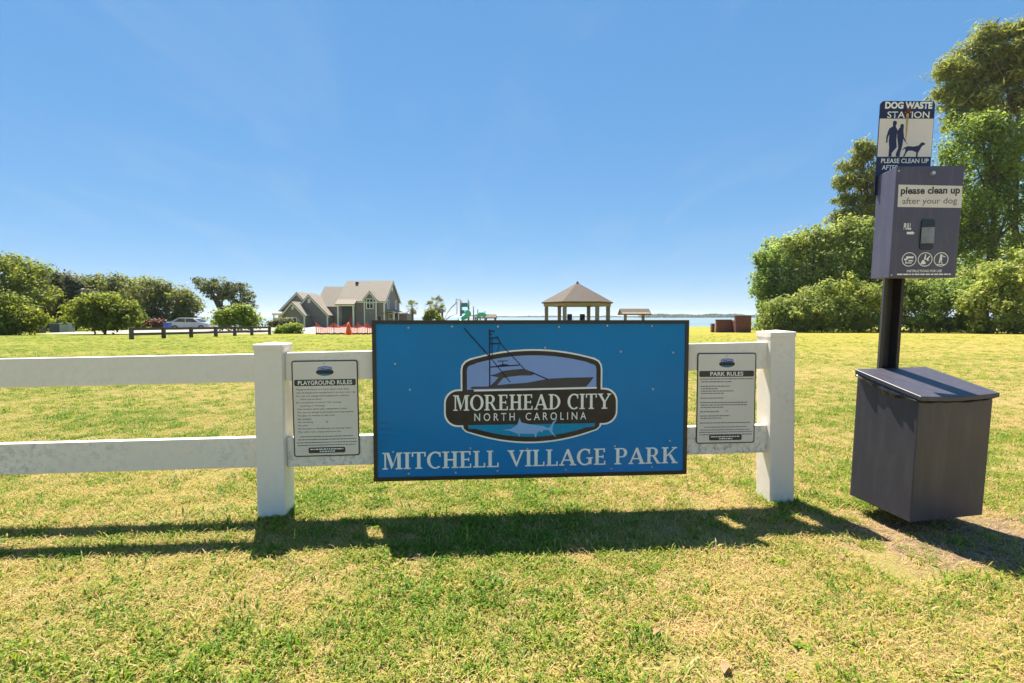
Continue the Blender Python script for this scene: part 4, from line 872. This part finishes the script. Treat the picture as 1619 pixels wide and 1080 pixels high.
# ------------------------------------------------------------------ the two rules signs
def word_bars(mb, x0, x1, z, h, y, rr_):
    x = x0
    while x < x1 - h * .8:
        l = min(x1 - x, h * rr_.uniform(1.2, 4.2)); mb.flat([(x, z), (x + l, z), (x + l, z + h), (x, z + h)], y); x += l + h * .55
def rules_sign(label, title, u, z0, rot, lines, fine_lines, boldh):
    Wd, Hd = .305, .457
    o = thing('rules_sign', label, 'sign', (0, 0, 0), 0); yb = .0335
    o.matrix_world = FM @ Matrix.Translation((u, 0, z0)) @ Matrix.Rotation(-rot, 4, 'Y')
    rrc = lambda g_, r_: arc_pts(g_ + r_, g_ + r_, r_, r_, 180, 270, 5) + arc_pts(Wd - g_ - r_, g_ + r_, r_, r_, 270, 360, 5) + arc_pts(Wd - g_ - r_, Hd - g_ - r_, r_, r_, 0, 90, 5) + arc_pts(g_ + r_, Hd - g_ - r_, r_, r_, 90, 180, 5)
    p = MB().prism(rrc(0, .012), yb - .004, yb - .0002).build('panel', M['ink'], o)
    y = yb - .0042; MB().flat(rrc(.0055, .008), y).build('face', M['panel_white'], p); y -= .0004
    rbar = lambda x0, x1, a, c, r_=.007: arc_pts(x0 + r_, a + r_, r_, r_, 180, 270, 4) + arc_pts(x1 - r_, a + r_, r_, r_, 270, 360, 4) + arc_pts(x1 - r_, c - r_, r_, r_, 0, 90, 4) + arc_pts(x0 + r_, c - r_, r_, r_, 90, 180, 4)
    Xn = lambda f_: f_ * Wd; Zn = lambda f_: Hd * (1 - f_)
    h = MB().flat(rbar(Xn(.035), Xn(.965), Zn(.262), Zn(.196)), y).build('title_bar', M['ink'], p)
    text_part('title', title, Xn(.09 if len(title) > 12 else .22), Xn(.91 if len(title) > 12 else .78), Zn(.252), Zn(.207), y - .0004, M['letter'], h, .02)
    rr_ = random.Random(len(title)); tb = MB()
    for (zf, xf0, xf1, txt) in lines:
        if txt: text_part('rule_line', txt, Xn(xf0), Xn(xf1), Zn(zf + boldh * .5), Zn(zf - boldh * .5), y, M['ink'], p, .006)
        else: word_bars(tb, Xn(xf0), Xn(xf1), Zn(zf + boldh * .3), Hd * boldh * .55, y, rr_)
    if tb.f: tb.build('rule_lines', M['ink_grey'], p)
    tb = MB()
    for zf, xf0, xf1 in fine_lines: word_bars(tb, Xn(xf0), Xn(xf1), Zn(zf), Hd * .0085, y, rr_)
    tb.build('small_print', M['ink_grey'], p)
    fb = MB().flat(rbar(Xn(.22), Xn(.78), Zn(.965), Zn(.905)), y).build('footer_bar', M['ink'], p)
    tb = MB(); word_bars(tb, Xn(.25), Xn(.75), Zn(.93), Hd * .011, y - .0004, rr_); word_bars(tb, Xn(.39), Xn(.62), Zn(.953), Hd * .011, y - .0004, rr_); tb.build('footer_text', M['letter'], fb)
    k = .27 * Wd / 1480; emblem(p, lambda ex, ey: (Xn(.5) + (ex - 805) * k, Zn(.055) - (ey - 200) * k * 1.05), y, .00012, k, fine=False)
    for f_ in ((.51, .64), (.49, .035)): MB().tube([(Xn(f_[0]), y + .0002, Zn(f_[1])), (Xn(f_[0]), y - .003, Zn(f_[1]))], .004, 8).build('screw', M['screw'], o)
    return o
PG = [(.300, .06, .86, 'Playground hours are from dawn until dusk'), (.334, .06, .96, 'Use of playground equipment is at your own risk'), (.368, .06, .86, 'Do not use playground equipment without'), (.402, .12, .44, 'adult supervision'), (.436, .06, .74, 'Be considerate of others. No running,'), (.470, .12, .48, 'pushing or shoving'),
      (.504, .07, .82, 'Use caution when play equipment is wet'), (.538, .07, .92, 'Do not use playground equipment improperly'), (.572, .07, .63, 'No glass or bottles in play area'), (.606, .07, .27, 'No alcohol'), (.640, .07, .30, 'No smoking'), (.674, .07, .22, 'No pets'), (.708, .07, .88, 'No bicycles or skateboards and skating items'), (.742, .07, .72, 'Play with care, enjoy and have fun')]
rules_sign('white playground rules notice right of the left fence post', 'PLAYGROUND RULES', -1.0318, .2812, .0086, PG, [(.795, .10, .90), (.826, .06, .95), (.857, .05, .96), (.885, .06, .95)], .021)
PK = [(.285, .05, .96, ''), (.315, .07, .60, ''), (.365, .06, .55, ''), (.392, .07, .35, ''), (.418, .07, .62, ''), (.443, .07, .46, ''), (.495, .06, .45, ''), (.545, .06, .86, ''), (.572, .07, .87, ''), (.597, .07, .46, ''), (.645, .06, .38, ''), (.692, .06, .56, ''), (.717, .07, .42, ''), (.770, .06, .92, '')]
rules_sign('white park rules notice left of the right fence post', 'PARK RULES', .9283, .3072, 0, PK, [(.822, .14, .86), (.853, .07, .92), (.878, .05, .96), (.905, .05, .95)], .017)

# ------------------------------------------------------------------ dog waste station
ST = thing('dog_waste_station', 'dark dog waste station with header sign, bag dispenser and bin on a post', 'waste station', (1.820, 2.440, 0))
ST.rotation_euler = (.044, 0, 0)
STM = Matrix.Translation((1.820, 2.440, 0)) @ Euler((.044, 0, 0)).to_matrix().to_4x4()
def sub(yaw): return STM @ Matrix.Rotation(yaw, 4, 'Z')
# perforated steel channel post
wp, pd = .026, .024; post = MB(); post.box(-wp, -.004, pd - .003, pd, -.25, 1.90); post.box(.004, wp, pd - .003, pd, -.25, 1.90)
post.box(-.004, .004, pd - .0029, pd - .0001, -.25, 1.90)
for s_ in (-1, 1):
    post.add([(s_ * wp, pd - .003, -.25), (s_ * (wp - .003), pd - .003, -.25), (s_ * (wp + .006), -.018, -.25), (s_ * (wp + .009), -.018, -.25), (s_ * wp, pd - .003, 1.9), (s_ * (wp - .003), pd - .003, 1.9), (s_ * (wp + .006), -.018, 1.9), (s_ * (wp + .009), -.018, 1.9)],
             [(0, 1, 2, 3), (4, 5, 6, 7), (0, 4, 7, 3), (1, 5, 6, 2), (0, 1, 5, 4), (3, 2, 6, 7)])
    post.box(min(s_ * (wp + .006), s_ * (wp + .02)), max(s_ * (wp + .006), s_ * (wp + .02)), -.021, -.018, -.25, 1.90)
po = post.build('post', M['pole'], ST); po.rotation_euler = (0, 0, -.052)
# header plate
HP = sub(.004); sw, sx0, zt1 = .251, -.018 - .251 / 2, 1.929; hy = -.044; ph = .42; rc_ = .018
ol = [(sx0, zt1 - ph), (sx0 + sw, zt1 - ph)] + arc_pts(sx0 + sw - rc_, zt1 - rc_, rc_, rc_, 0, 90, 6) + arc_pts(sx0 + rc_, zt1 - rc_, rc_, rc_, 90, 180, 6)
plate = MB().prism(ol, hy, hy + .003).build('header_plate', M['navy'], ST); plate.rotation_euler = (0, 0, .004)
h7 = lambda x, y: pick(HP, 1370 + x / 8.308, 150 + y / 8.308, hy)
y = hy - .0005
q = [h7(172, 305), h7(918, 322), h7(882, 820), h7(135, 808)]; wt_ = (q[0][1] + q[1][1]) / 2; wb_ = (q[2][1] + q[3][1]) / 2
MB().flat([(sx0 + .002, wb_), (sx0 + sw - .002, wb_), (sx0 + sw - .002, wt_), (sx0 + .002, wt_)], y).build('picture_field', M['panel_white'], plate)
f7 = lambda L: [h7(*p) for p in L]
MB().flat(f7([(350,350),(365,340),(390,345),(400,375),(385,400),(385,425),(405,460),(412,540),(405,560),(398,500),(390,600),(395,690),(350,740),(330,765),(325,812),(285,812),(295,690),(290,600),(300,520),(280,560),(272,630),(255,632),(258,560),(280,480),(300,440),(345,415),(345,370)]), y - .0005).build('man_silhouette', M['navy'], plate)
MB().flat(f7([(445,395),(465,380),(488,392),(487,440),(483,470),(490,555),(520,620),(515,630),(480,580),(472,650),(462,690),(440,760),(432,812),(380,812),(385,770),(415,700),(408,620),(400,560),(405,480),(425,445),(440,430)]), y - .0007).build('woman_silhouette', M['navy'], plate)
MB().flat(f7([(700,650),(715,628),(740,625),(770,640),(765,655),(735,668),(715,690),(695,730),(672,765),(668,815),(648,815),(650,755),(600,735),(545,735),(520,765),(495,812),(475,812),(505,755),(510,720),(500,705),(470,730),(462,725),(500,690),(540,675),(620,680),(680,668)]), y - .0006).build('dog_silhouette', M['navy'], plate)
MB().line(h7(515, 622), h7(545, 648), .0015, y - .0008).build('leash', M['navy'], plate)
def t7(body, x0, x1, ya, yb, m_, bold, yy=0.): 
    a, c = h7(x0, yb), h7(x1, ya); text_part('lettering', body, a[0], c[0], min(a[1], c[1]) , max(a[1], c[1]), y - .0006 - yy, m_, plate, bold)
t7('DOG WASTE', 240, 868, 92, 185, M['letter'], .05); t7('STATION', 268, 828, 220, 305, M['letter'], .01)
t7('PLEASE CLEAN UP', 188, 815, 838, 898, M['letter'], .02); t7('AFTER', 198, 420, 925, 985, M['letter'], .02)
a = h7(540, 215); MB().tube([(a[0], hy, a[1]), (a[0], hy - .010, a[1])], [.012, .009], 8).build('bolt', M['rust'], plate)
MB().flat([(a[0] - .006, a[1]), (a[0] + .006, a[1]), (a[0] + .004, a[1] - .09), (a[0] + .001, a[1] - .135), (a[0] - .003, a[1] - .10)], y - .0009).build('rust_streak', M['rust_streak'], plate)
# bag dispenser
DP = sub(-.052); dxm, dw, dd_, dy, dz0, dz1 = .013, .284, .165, -.171, 1.126, 1.610
dys = -.0475
dsp = MB().prism([(dy, dz0), (dys, dz0), (dys, dz1 - .012), (dy, dz1)], dxm - dw / 2, dxm + dw / 2, 'x').build('dispenser', M['steel'], ST, bevel=.003)
dsp.rotation_euler = (0, 0, -.052)
d6 = lambda x, y: pick(DP, 1340 + x / 3.375, 140 + y / 3.375, dy); d9 = lambda x, y: pick(DP, 1400 + x / 9, 330 + y / 9, dy)
y = dy - .0006
def bar_of(q0, q1): return [(q0[0], q1[1]), (q1[0], q1[1]), (q1[0], q0[1]), (q0[0], q0[1])]
lb = MB().flat([d6(272, 513), d6(613, 520), d6(607, 637), d6(266, 632)], y).build('label', M['panel_white'], dsp)
def t6(body, x0, x1, ya, yb, m_, bold, fn, parent): 
    a, c = fn(x0, yb), fn(x1, ya); text_part('lettering', body, a[0], c[0], min(a[1], c[1]), max(a[1], c[1]), y - .0005, m_, parent, bold)
t6('please clean up', 282, 602, 522, 576, M['ink'], .03, d6, lb); t6('after your dog', 290, 585, 582, 626, M['ink_grey'], .0, d6, lb)
a = d6(450, 453); MB().tube([(a[0], dy, a[1]), (a[0], dy - .012, a[1])], [.011, .008], 10).build('lock', M['screw'], dsp)
rb = lambda x0, x1, z0_, z1_, r_: arc_pts(x0 + r_, z0_ + r_, r_, r_, 180, 270, 5) + arc_pts(x1 - r_, z0_ + r_, r_, r_, 270, 360, 5) + arc_pts(x1 - r_, z1_ - r_, r_, r_, 0, 90, 5) + arc_pts(x0 + r_, z1_ - r_, r_, r_, 90, 180, 5)
a, c = d9(478, 585), d9(700, 150); MB().prism(rb(a[0], c[0], a[1], c[1], .012), dy - .004, dy + .01).build('slot', M['bag'], dsp)
a, c = d9(484, 500), d9(692, 268); g_ = MB(); nn = 10
for i in range(nn + 1):
    f_ = i / nn; x = a[0] + (c[0] - a[0]) * f_; yy = dy - .006 - .012 * math.sin(f_ * math.pi) ** .6
    g_.v += [(x, yy, a[1]), (x, yy, c[1])]
g_.f = [(2*i, 2*i+2, 2*i+3, 2*i+1) for i in range(nn)]; g_.build('bag_roll', M['bag_grey'], dsp, smooth=True)
t6('PULL', 255, 370, 205, 300, M['letter'], .03, d9, dsp)
MB().flat([d9(300, 330), d9(375, 328), d9(375, 318), d9(415, 346), d9(375, 374), d9(375, 364), d9(300, 364)], y).build('arrow', M['letter'], dsp)
k9 = abs(d9(500, 700)[0] - d9(400, 700)[0]) / 100
for ci, cx in enumerate((335, 563, 790)):
    c = d9(cx, 722); rg = MB(); rad = 104 * k9
    for q in ringp(c[0], c[1], rad, rad, 11 * k9, 11 * k9, 0, 360, 32): rg.flat(q, y)
    ic = [[(-70, 10), (-40, 25), (-30, 60), (-55, 60), (-40, -10), (-70, -15)], [(-45, -45), (60, -45), (60, -15), (-20, -15), (-20, 5), (-45, 5)], [(-10, 10), (55, 10), (55, 30), (-10, 30)], [(-40, 45), (40, 45), (40, 58), (-40, 58)]] if ci == 0 else \
         [[(-65, 70), (-40, 10), (-15, 10), (15, 55), (0, 70)], [(-20, 0), (-5, -75), (10, -75), (5, 10)], [(10, -5), (60, -55), (70, -45), (40, 0), (60, 10), (35, 25)]] if ci == 1 else \
         [[(-15, -75), (10, -75), (15, 10), (-5, 25), (-20, 60), (-32, 55), (-25, 0)], [(5, 20), (25, 60), (12, 65), (-3, 30)], [(-65, 70), (65, 70), (60, 82), (-60, 82)], [(12, -60), (60, -40), (60, -30), (12, -45)]]
    for qi, q in enumerate(ic): rg.flat([(c[0] + a_ * k9, c[1] - b_ * k9) for a_, b_ in q], y - .0001 * (qi + 1))
    rg.build('instruction_symbol', M['ink_grey'] if False else M['letter'], dsp)
t6('INSTRUCTIONS FOR USE', 300, 800, 868, 905, M['letter'], .02, d9, dsp)
a, c = d9(162, 944), d9(935, 916); tb = MB(); word_bars(tb, a[0], c[0], a[1] , (c[1] - a[1]) * .7, y, random.Random(2)); tb.build('small_print', M['letter'], dsp)
for zz_ in (dz0 + .012, dz1 - .02): MB().tube([(dxm - dw / 2 + .008, dy, zz_), (dxm - dw / 2 + .008, dy - .003, zz_)], .004, 8).build('rivet', M['screw'], dsp)
# waste bin
bxm, bw, bd, by, bz0, bzf, bzb = .008, .385, .302, -.327, .082, .629, .694
bo = MB().prism([(by, bz0), (by + bd, bz0), (by + bd, bzb - .012), (by, bzf - .012)], bxm - bw / 2, bxm + bw / 2, 'x').build('bin', M['bin'], ST, bevel=.004); bo.rotation_euler = (0, 0, .189)
ovh = .012; nI = 14; lid = MB(); sl_ = (bzb - bzf) / bd
for j in range(2):
    for i in range(nI + 1):
        f_ = i / nI; x = bxm - bw / 2 - ovh + (bw + 2 * ovh) * f_; bow = .010 * math.sin(f_ * math.pi)
        yy = (by - ovh - .004 if j == 0 else by + bd + .004); zz_ = (bzf - ovh * sl_ - bow * .8 if j == 0 else bzb)
        lid.v += [(x, yy, zz_ - .014), (x, yy, zz_ + .006)]
k = 2 * (nI + 1)
for i in range(nI):
    p0, p1, q0, q1 = 2*i, 2*i+2, k + 2*i, k + 2*i + 2
    lid.f += [(p0, p1, p1+1, p0+1), (q0, q0+1, q1+1, q1), (p0+1, p1+1, q1+1, q0+1), (p0, q0, q1, p1)]
lid.f += [(0, 1, k+1, k), (2*nI, k+2*nI, k+2*nI+1, 2*nI+1)]
lo = lid.build('lid', M['bin'], bo, bevel=.002, seg=1)
hg = MB().box(bxm - bw / 2, bxm + bw / 2, by + bd + .004, by + bd + .012, bzb - .03, bzb + .004).build('hinge', M['pole'], lo)
# crumpled liner bag showing under the lid
bg_ = MB(); nI = 40; rr_ = random.Random(4)
edge = [(bxm - bw / 2 - .003, by + bd * (1 - i / 24), bzb - .014 - (bzb - bzf) * i / 24) for i in range(25)] + [(bxm - bw / 2 + bw * i / 20, by - .003, bzf - .016 - .008 * math.sin(i / 20 * math.pi)) for i in range(1, 21)]
for i, p in enumerate(edge):
    s_ = i < 25; wob = .5 + .5 * math.sin(i * .9) * math.sin(i * .37 + 1); o_ = .004 + .010 * wob + rr_.uniform(0, .002); dz = (.008 + .006 * wob + (.026 * math.sin(i / 24 * math.pi) * (.6 + .4 * wob) if s_ else -.002)) + rr_.uniform(0, .002)
    bg_.v += [(p[0], p[1], p[2] + .004), (p[0] - (o_ if s_ else 0), p[1] - (0 if s_ else o_), p[2] - dz * .5), (p[0] - (o_ * .3 if s_ else 0), p[1] - (0 if s_ else o_ * .3), p[2] - dz)]
bg_.f = [(3*i+j, 3*i+3+j, 3*i+4+j, 3*i+1+j) for i in range(len(edge)-1) for j in range(2)]
bg_.build('liner_bag', M['bag'], bo)
MB().box(-.05, .05, by + bd + .003, -.022, bz0 + .1, bz0 + .16).build('bracket', M['pole'], bo); MB().box(-.05, .05, by + bd + .003, -.022, bz0 + .42, bz0 + .48).build('bracket', M['pole'], bo)
MB().box(-.04, .04, dys, -.019, dz0 + .1, dz0 + .16).build('bracket', M['pole'], dsp)

# ------------------------------------------------------------------ grass: tufts of blades instanced over the near lawn
m, t, b, out = newmat('grass_blade'); v = posv(t)
dry, fine, vf = lawn_colour(t, v)
tone = nd(t, 'ShaderNodeAttribute', attribute_name='tone').outputs['Fac']; rnd = nd(t, 'ShaderNodeObjectInfo').outputs['Random']
k = mth(t, 'ADD', mth(t, 'MULTIPLY', dry, .62), mth(t, 'ADD', mth(t, 'MULTIPLY', tone, .52), mth(t, 'MULTIPLY', rnd, .16)))
k = mth(t, 'SUBTRACT', k, .19)
col = ramp(t, k, [(.22, (.09, .21, .012)), (.37, (.22, .33, .022)), (.48, (.38, .40, .04)), (.57, (.55, .43, .13)), (.75, (.68, .48, .25))])
t.links.new(col, b.inputs['Base Color']); b.inputs['Roughness'].default_value = .6; b.inputs['Specular IOR Level'].default_value = .25
tr = t.nodes.new('ShaderNodeBsdfTranslucent'); t.links.new(col, tr.inputs[0]); mx = t.nodes.new('ShaderNodeMixShader'); mx.inputs[0].default_value = .45
t.links.new(b.outputs[0], mx.inputs[1]); t.links.new(tr.outputs[0], mx.inputs[2]); t.links.new(mx.outputs[0], out.inputs[0]); M['blade'] = m
tufts = bpy.data.collections.new('grass_tufts')
def tuft(seed, n, rad, l0, l1, w0, w1, lean0, lean1, t0, t1):
    r = np.random.default_rng(seed); V = []; Fc = []; T = []
    for i in range(n):
        a = r.random() * 6.283; d = rad * math.sqrt(r.random()); bx_, by_ = d * math.cos(a), d * math.sin(a)
        L = r.uniform(l0, l1); wd = r.uniform(w0, w1); az_ = r.random() * 6.283; ln = r.uniform(lean0, lean1); dx, dy_ = math.cos(az_), math.sin(az_); px_, py_ = -dy_ * wd / 2, dx * wd / 2
        h1, o1 = L * .55 * math.cos(ln), L * .55 * math.sin(ln); l2 = min(1.5, ln + .45); h2, o2 = h1 + L * .45 * math.cos(l2), o1 + L * .45 * math.sin(l2)
        s = len(V); z0 = -.004
        V += [(bx_ - px_, by_ - py_, z0), (bx_ + px_, by_ + py_, z0), (bx_ + dx * o1 + px_ * .8, by_ + dy_ * o1 + py_ * .8, h1), (bx_ + dx * o1 - px_ * .8, by_ + dy_ * o1 - py_ * .8, h1), (bx_ + dx * o2, by_ + dy_ * o2, h2)]
        Fc += [(s, s+1, s+2, s+3), (s+3, s+2, s+4)]; q = r.uniform(t0, t1); T += [q, q]
    me = bpy.data.meshes.new('tuft'); me.from_pydata(V, [], Fc); at_ = me.attributes.new('tone', 'FLOAT', 'FACE'); at_.data.foreach_set('value', np.array(T, np.float32)); me.materials.append(M['blade'])
    o = bpy.data.objects.new('grass_tuft_%02d' % seed, me); tufts.objects.link(o)
for i in range(4): tuft(i, 40, .06, .014, .034, .0025, .005, .6, 1.4, .0, .85)        # ordinary turf
for i in range(4, 6): tuft(i, 26, .045, .02, .046, .003, .006, .4, 1.15, .0, .4)          # lush green clump
for i in range(6, 8): tuft(i, 60, .065, .012, .040, .0012, .0026, .95, 1.5, .65, 1.0)      # dry straw lying flat
for i in range(8, 9): tuft(i, 14, .05, .012, .028, .007, .012, .7, 1.35, .05, .45)       # broad leaved weeds
def vnoise(x, y, s, seed):
    g_ = np.random.default_rng(seed).random((64, 64)); x, y = x * s, y * s; xi, yi = np.floor(x).astype(int), np.floor(y).astype(int); fx, fy = x - xi, y - yi; fx = fx*fx*(3-2*fx); fy = fy*fy*(3-2*fy)
    G = lambda i, j: g_[i % 64, j % 64]
    return (G(xi, yi)*(1-fx)+G(xi+1, yi)*fx)*(1-fy) + (G(xi, yi+1)*(1-fx)+G(xi+1, yi+1)*fx)*fy
r = np.random.default_rng(77); PX = []; SC = []
for (y0, y1, dens, sc) in ((.5, 3.0, 1000, .95), (3.0, 5.0, 560, .95), (5.0, 8.0, 260, 1.0), (8.0, 13.0, 120, 1.1), (13.0, 20.0, 50, 1.2), (20.0, 40.0, 16, 1.5)):
    hw = 1.25 * y1 + 1.6; n = int(dens * (y1 - y0) * 2 * hw); x = r.uniform(-hw, hw, n); y = r.uniform(y0, y1, n); kp = np.abs(x) < 1.25 * y + 1.6
    if y1 > 20: kp &= r.random(n) < (40 - y) / 20
    x, y = x[kp], y[kp]; PX.append(np.stack([x, y], 1)); SC.append(np.full(len(x), sc))
pxy = np.concatenate(PX); scl = np.concatenate(SC) * r.uniform(.65, 1.35, len(pxy)); x, y = pxy[:, 0], pxy[:, 1]
patch = .55 * vnoise(x + 20, y + 20, 1.1, 1) + .3 * vnoise(x + 20, y + 20, 3.7, 2) + .15 * vnoise(x + 9, y + 9, 11, 3)
bare = ((x - 2.05) / .74) ** 2 + ((y - 2.06) / .36) ** 2 + (vnoise(x + 3, y + 3, 4, 5) - .5) * 1.6
keep = (r.random(len(x)) < np.clip(1.1 - .35 * sst(.52, .68, patch), .75, 1)) & ((bare > 1) | (r.random(len(x)) < .34))
x, y, scl, patch, bare = x[keep], y[keep], scl[keep], patch[keep], bare[keep]
ex_, ey_ = [], []
for (u_, ) in ((-1.195,), (1.307,)):
    for a_ in np.linspace(0, 1, 15):
        for (lx, ly) in ((u_ + PS * a_, -.012), (u_ - .012, PS * a_), (u_ + PS + .012, PS * a_)):
            q_ = FM @ Vector((lx + r.normal(0, .008), ly + r.normal(0, .008), 0)); ex_.append(q_.x); ey_.append(q_.y)
for _ in range(30): ex_.append(1.82 + r.normal(0, .05)); ey_.append(2.43 + r.normal(0, .05))
ne = len(ex_); x = np.append(x, ex_); y = np.append(y, ey_); patch = np.append(patch, np.full(ne, .35)); bare = np.append(bare, np.full(ne, 2.)); scl = np.append(scl, r.uniform(.7, 1.25, ne))
scl = np.where(r.random(len(x)) < .05, scl * 1.45, scl); n = len(x); u = r.random(n)
idx = np.where(u < .52, r.integers(0, 4, n), np.where(u < .62, r.integers(4, 6, n), np.where(u < .93, r.integers(6, 8, n), 8)))
idx = np.where((patch < .42) & (r.random(n) < .22), r.integers(4, 6, n), idx); idx = np.where((patch > .56) & (r.random(n) < .4), r.integers(6, 8, n), idx); idx = np.where(bare < 1.1, np.where(r.random(n) < .85, r.integers(6, 8, n), 4), idx)
me = bpy.data.meshes.new('grass'); me.vertices.add(n); me.vertices.foreach_set('co', np.stack([x, y, gz(x, y)], 1).reshape(-1).astype(np.float32))
for nm, ty, val in (('scl', 'FLOAT', scl), ('idx', 'INT', idx)):
    at_ = me.attributes.new(nm, ty, 'POINT'); at_.data.foreach_set('value', val.astype(np.float32 if ty == 'FLOAT' else np.int32))
at_ = me.attributes.new('rot', 'FLOAT_VECTOR', 'POINT'); rv = np.stack([r.normal(0, .08, n), r.normal(0, .08, n), r.random(n) * 6.283], 1); at_.data.foreach_set('vector', rv.reshape(-1).astype(np.float32))
go = bpy.data.objects.new('grass', me); C.objects.link(go); setp(go, 'short patchy green and straw coloured lawn grass', 'grass', kind='stuff'); me.materials.append(M['blade'])
ng = bpy.data.node_groups.new('grass_instances', 'GeometryNodeTree'); ng.interface.new_socket('Geometry', in_out='INPUT', socket_type='NodeSocketGeometry'); ng.interface.new_socket('Geometry', in_out='OUTPUT', socket_type='NodeSocketGeometry')
gi = ng.nodes.new('NodeGroupInput'); gout = ng.nodes.new('NodeGroupOutput'); ip = ng.nodes.new('GeometryNodeInstanceOnPoints'); ci = ng.nodes.new('GeometryNodeCollectionInfo')
ci.inputs['Collection'].default_value = tufts; ci.inputs['Separate Children'].default_value = True; ci.inputs['Reset Children'].default_value = True
def na(nm, ty):
    q = ng.nodes.new('GeometryNodeInputNamedAttribute'); q.data_type = ty; q.inputs['Name'].default_value = nm; return q.outputs['Attribute']
ip.inputs['Pick Instance'].default_value = True
ng.links.new(gi.outputs[0], ip.inputs['Points']); ng.links.new(ci.outputs[0], ip.inputs['Instance']); ng.links.new(na('idx', 'INT'), ip.inputs['Instance Index'])
ng.links.new(na('rot', 'FLOAT_VECTOR'), ip.inputs['Rotation']); ng.links.new(na('scl', 'FLOAT'), ip.inputs['Scale']); ng.links.new(ip.outputs[0], gout.inputs[0])
md = go.modifiers.new('grass', 'NODES'); md.node_group = ng
# a few fallen leaves on the grass
M['dead_leaf'] = plain('dead_leaf', (.26, .15, .065), .7, .3, 40)
for px, py, s_, lb in ((1146, 1062, .030, 'tan fallen leaf near the bottom edge right of centre'), (1038, 1005, .024, 'small tan fallen leaf above the bottom edge below the park rules notice'), (1330, 884, .022, 'brown fallen leaf in front of the dog waste bin')):
    Yg = depth_of(py, px); p = at(px, py, Yg); lf = MB(); nn = 7
    for i in range(nn):
        f_ = i / (nn - 1); wd = s_ * (.36 + .08 * math.sin(i * 2.3)) * math.sin(f_ * math.pi) ** .8 + .0008; c_ = .15 * s_ * math.sin(f_ * 2.6)
        lf.v += [(s_ * (f_ * 2 - 1), -wd, c_ + .25 * wd), (s_ * (f_ * 2 - 1), 0, c_), (s_ * (f_ * 2 - 1), wd, c_ + .4 * wd)]
    lf.f = [(3*i+j, 3*i+3+j, 3*i+4+j, 3*i+1+j) for i in range(nn - 1) for j in range(2)]
    o = lf.build('fallen_leaf', M['dead_leaf'], smooth=True); o.location = (p.x, p.y, .011); o.rotation_euler = (.10, -.05, px * .7); setp(o, lb, 'leaf', 'fallen leaves on the grass')
print('grass points', n)

# ------------------------------------------------------------------ thin sea haze over everything
hm = bpy.data.materials.new('haze'); hm.use_nodes = True; ht = hm.node_tree; ht.nodes.clear()
ho = ht.nodes.new('ShaderNodeOutputMaterial'); pv = ht.nodes.new('ShaderNodeVolumePrincipled'); pv.inputs['Color'].default_value = (.80, .88, 1, 1); pv.inputs['Density'].default_value = .00013; pv.inputs['Anisotropy'].default_value = .2
ht.links.new(pv.outputs[0], ho.inputs['Volume'])
hz = MB().box(-9500, 9500, -3500, 9500, -8.5, 42).build('haze', hm); setp(hz, 'thin pale haze over the water and far shore', kind='stuff')
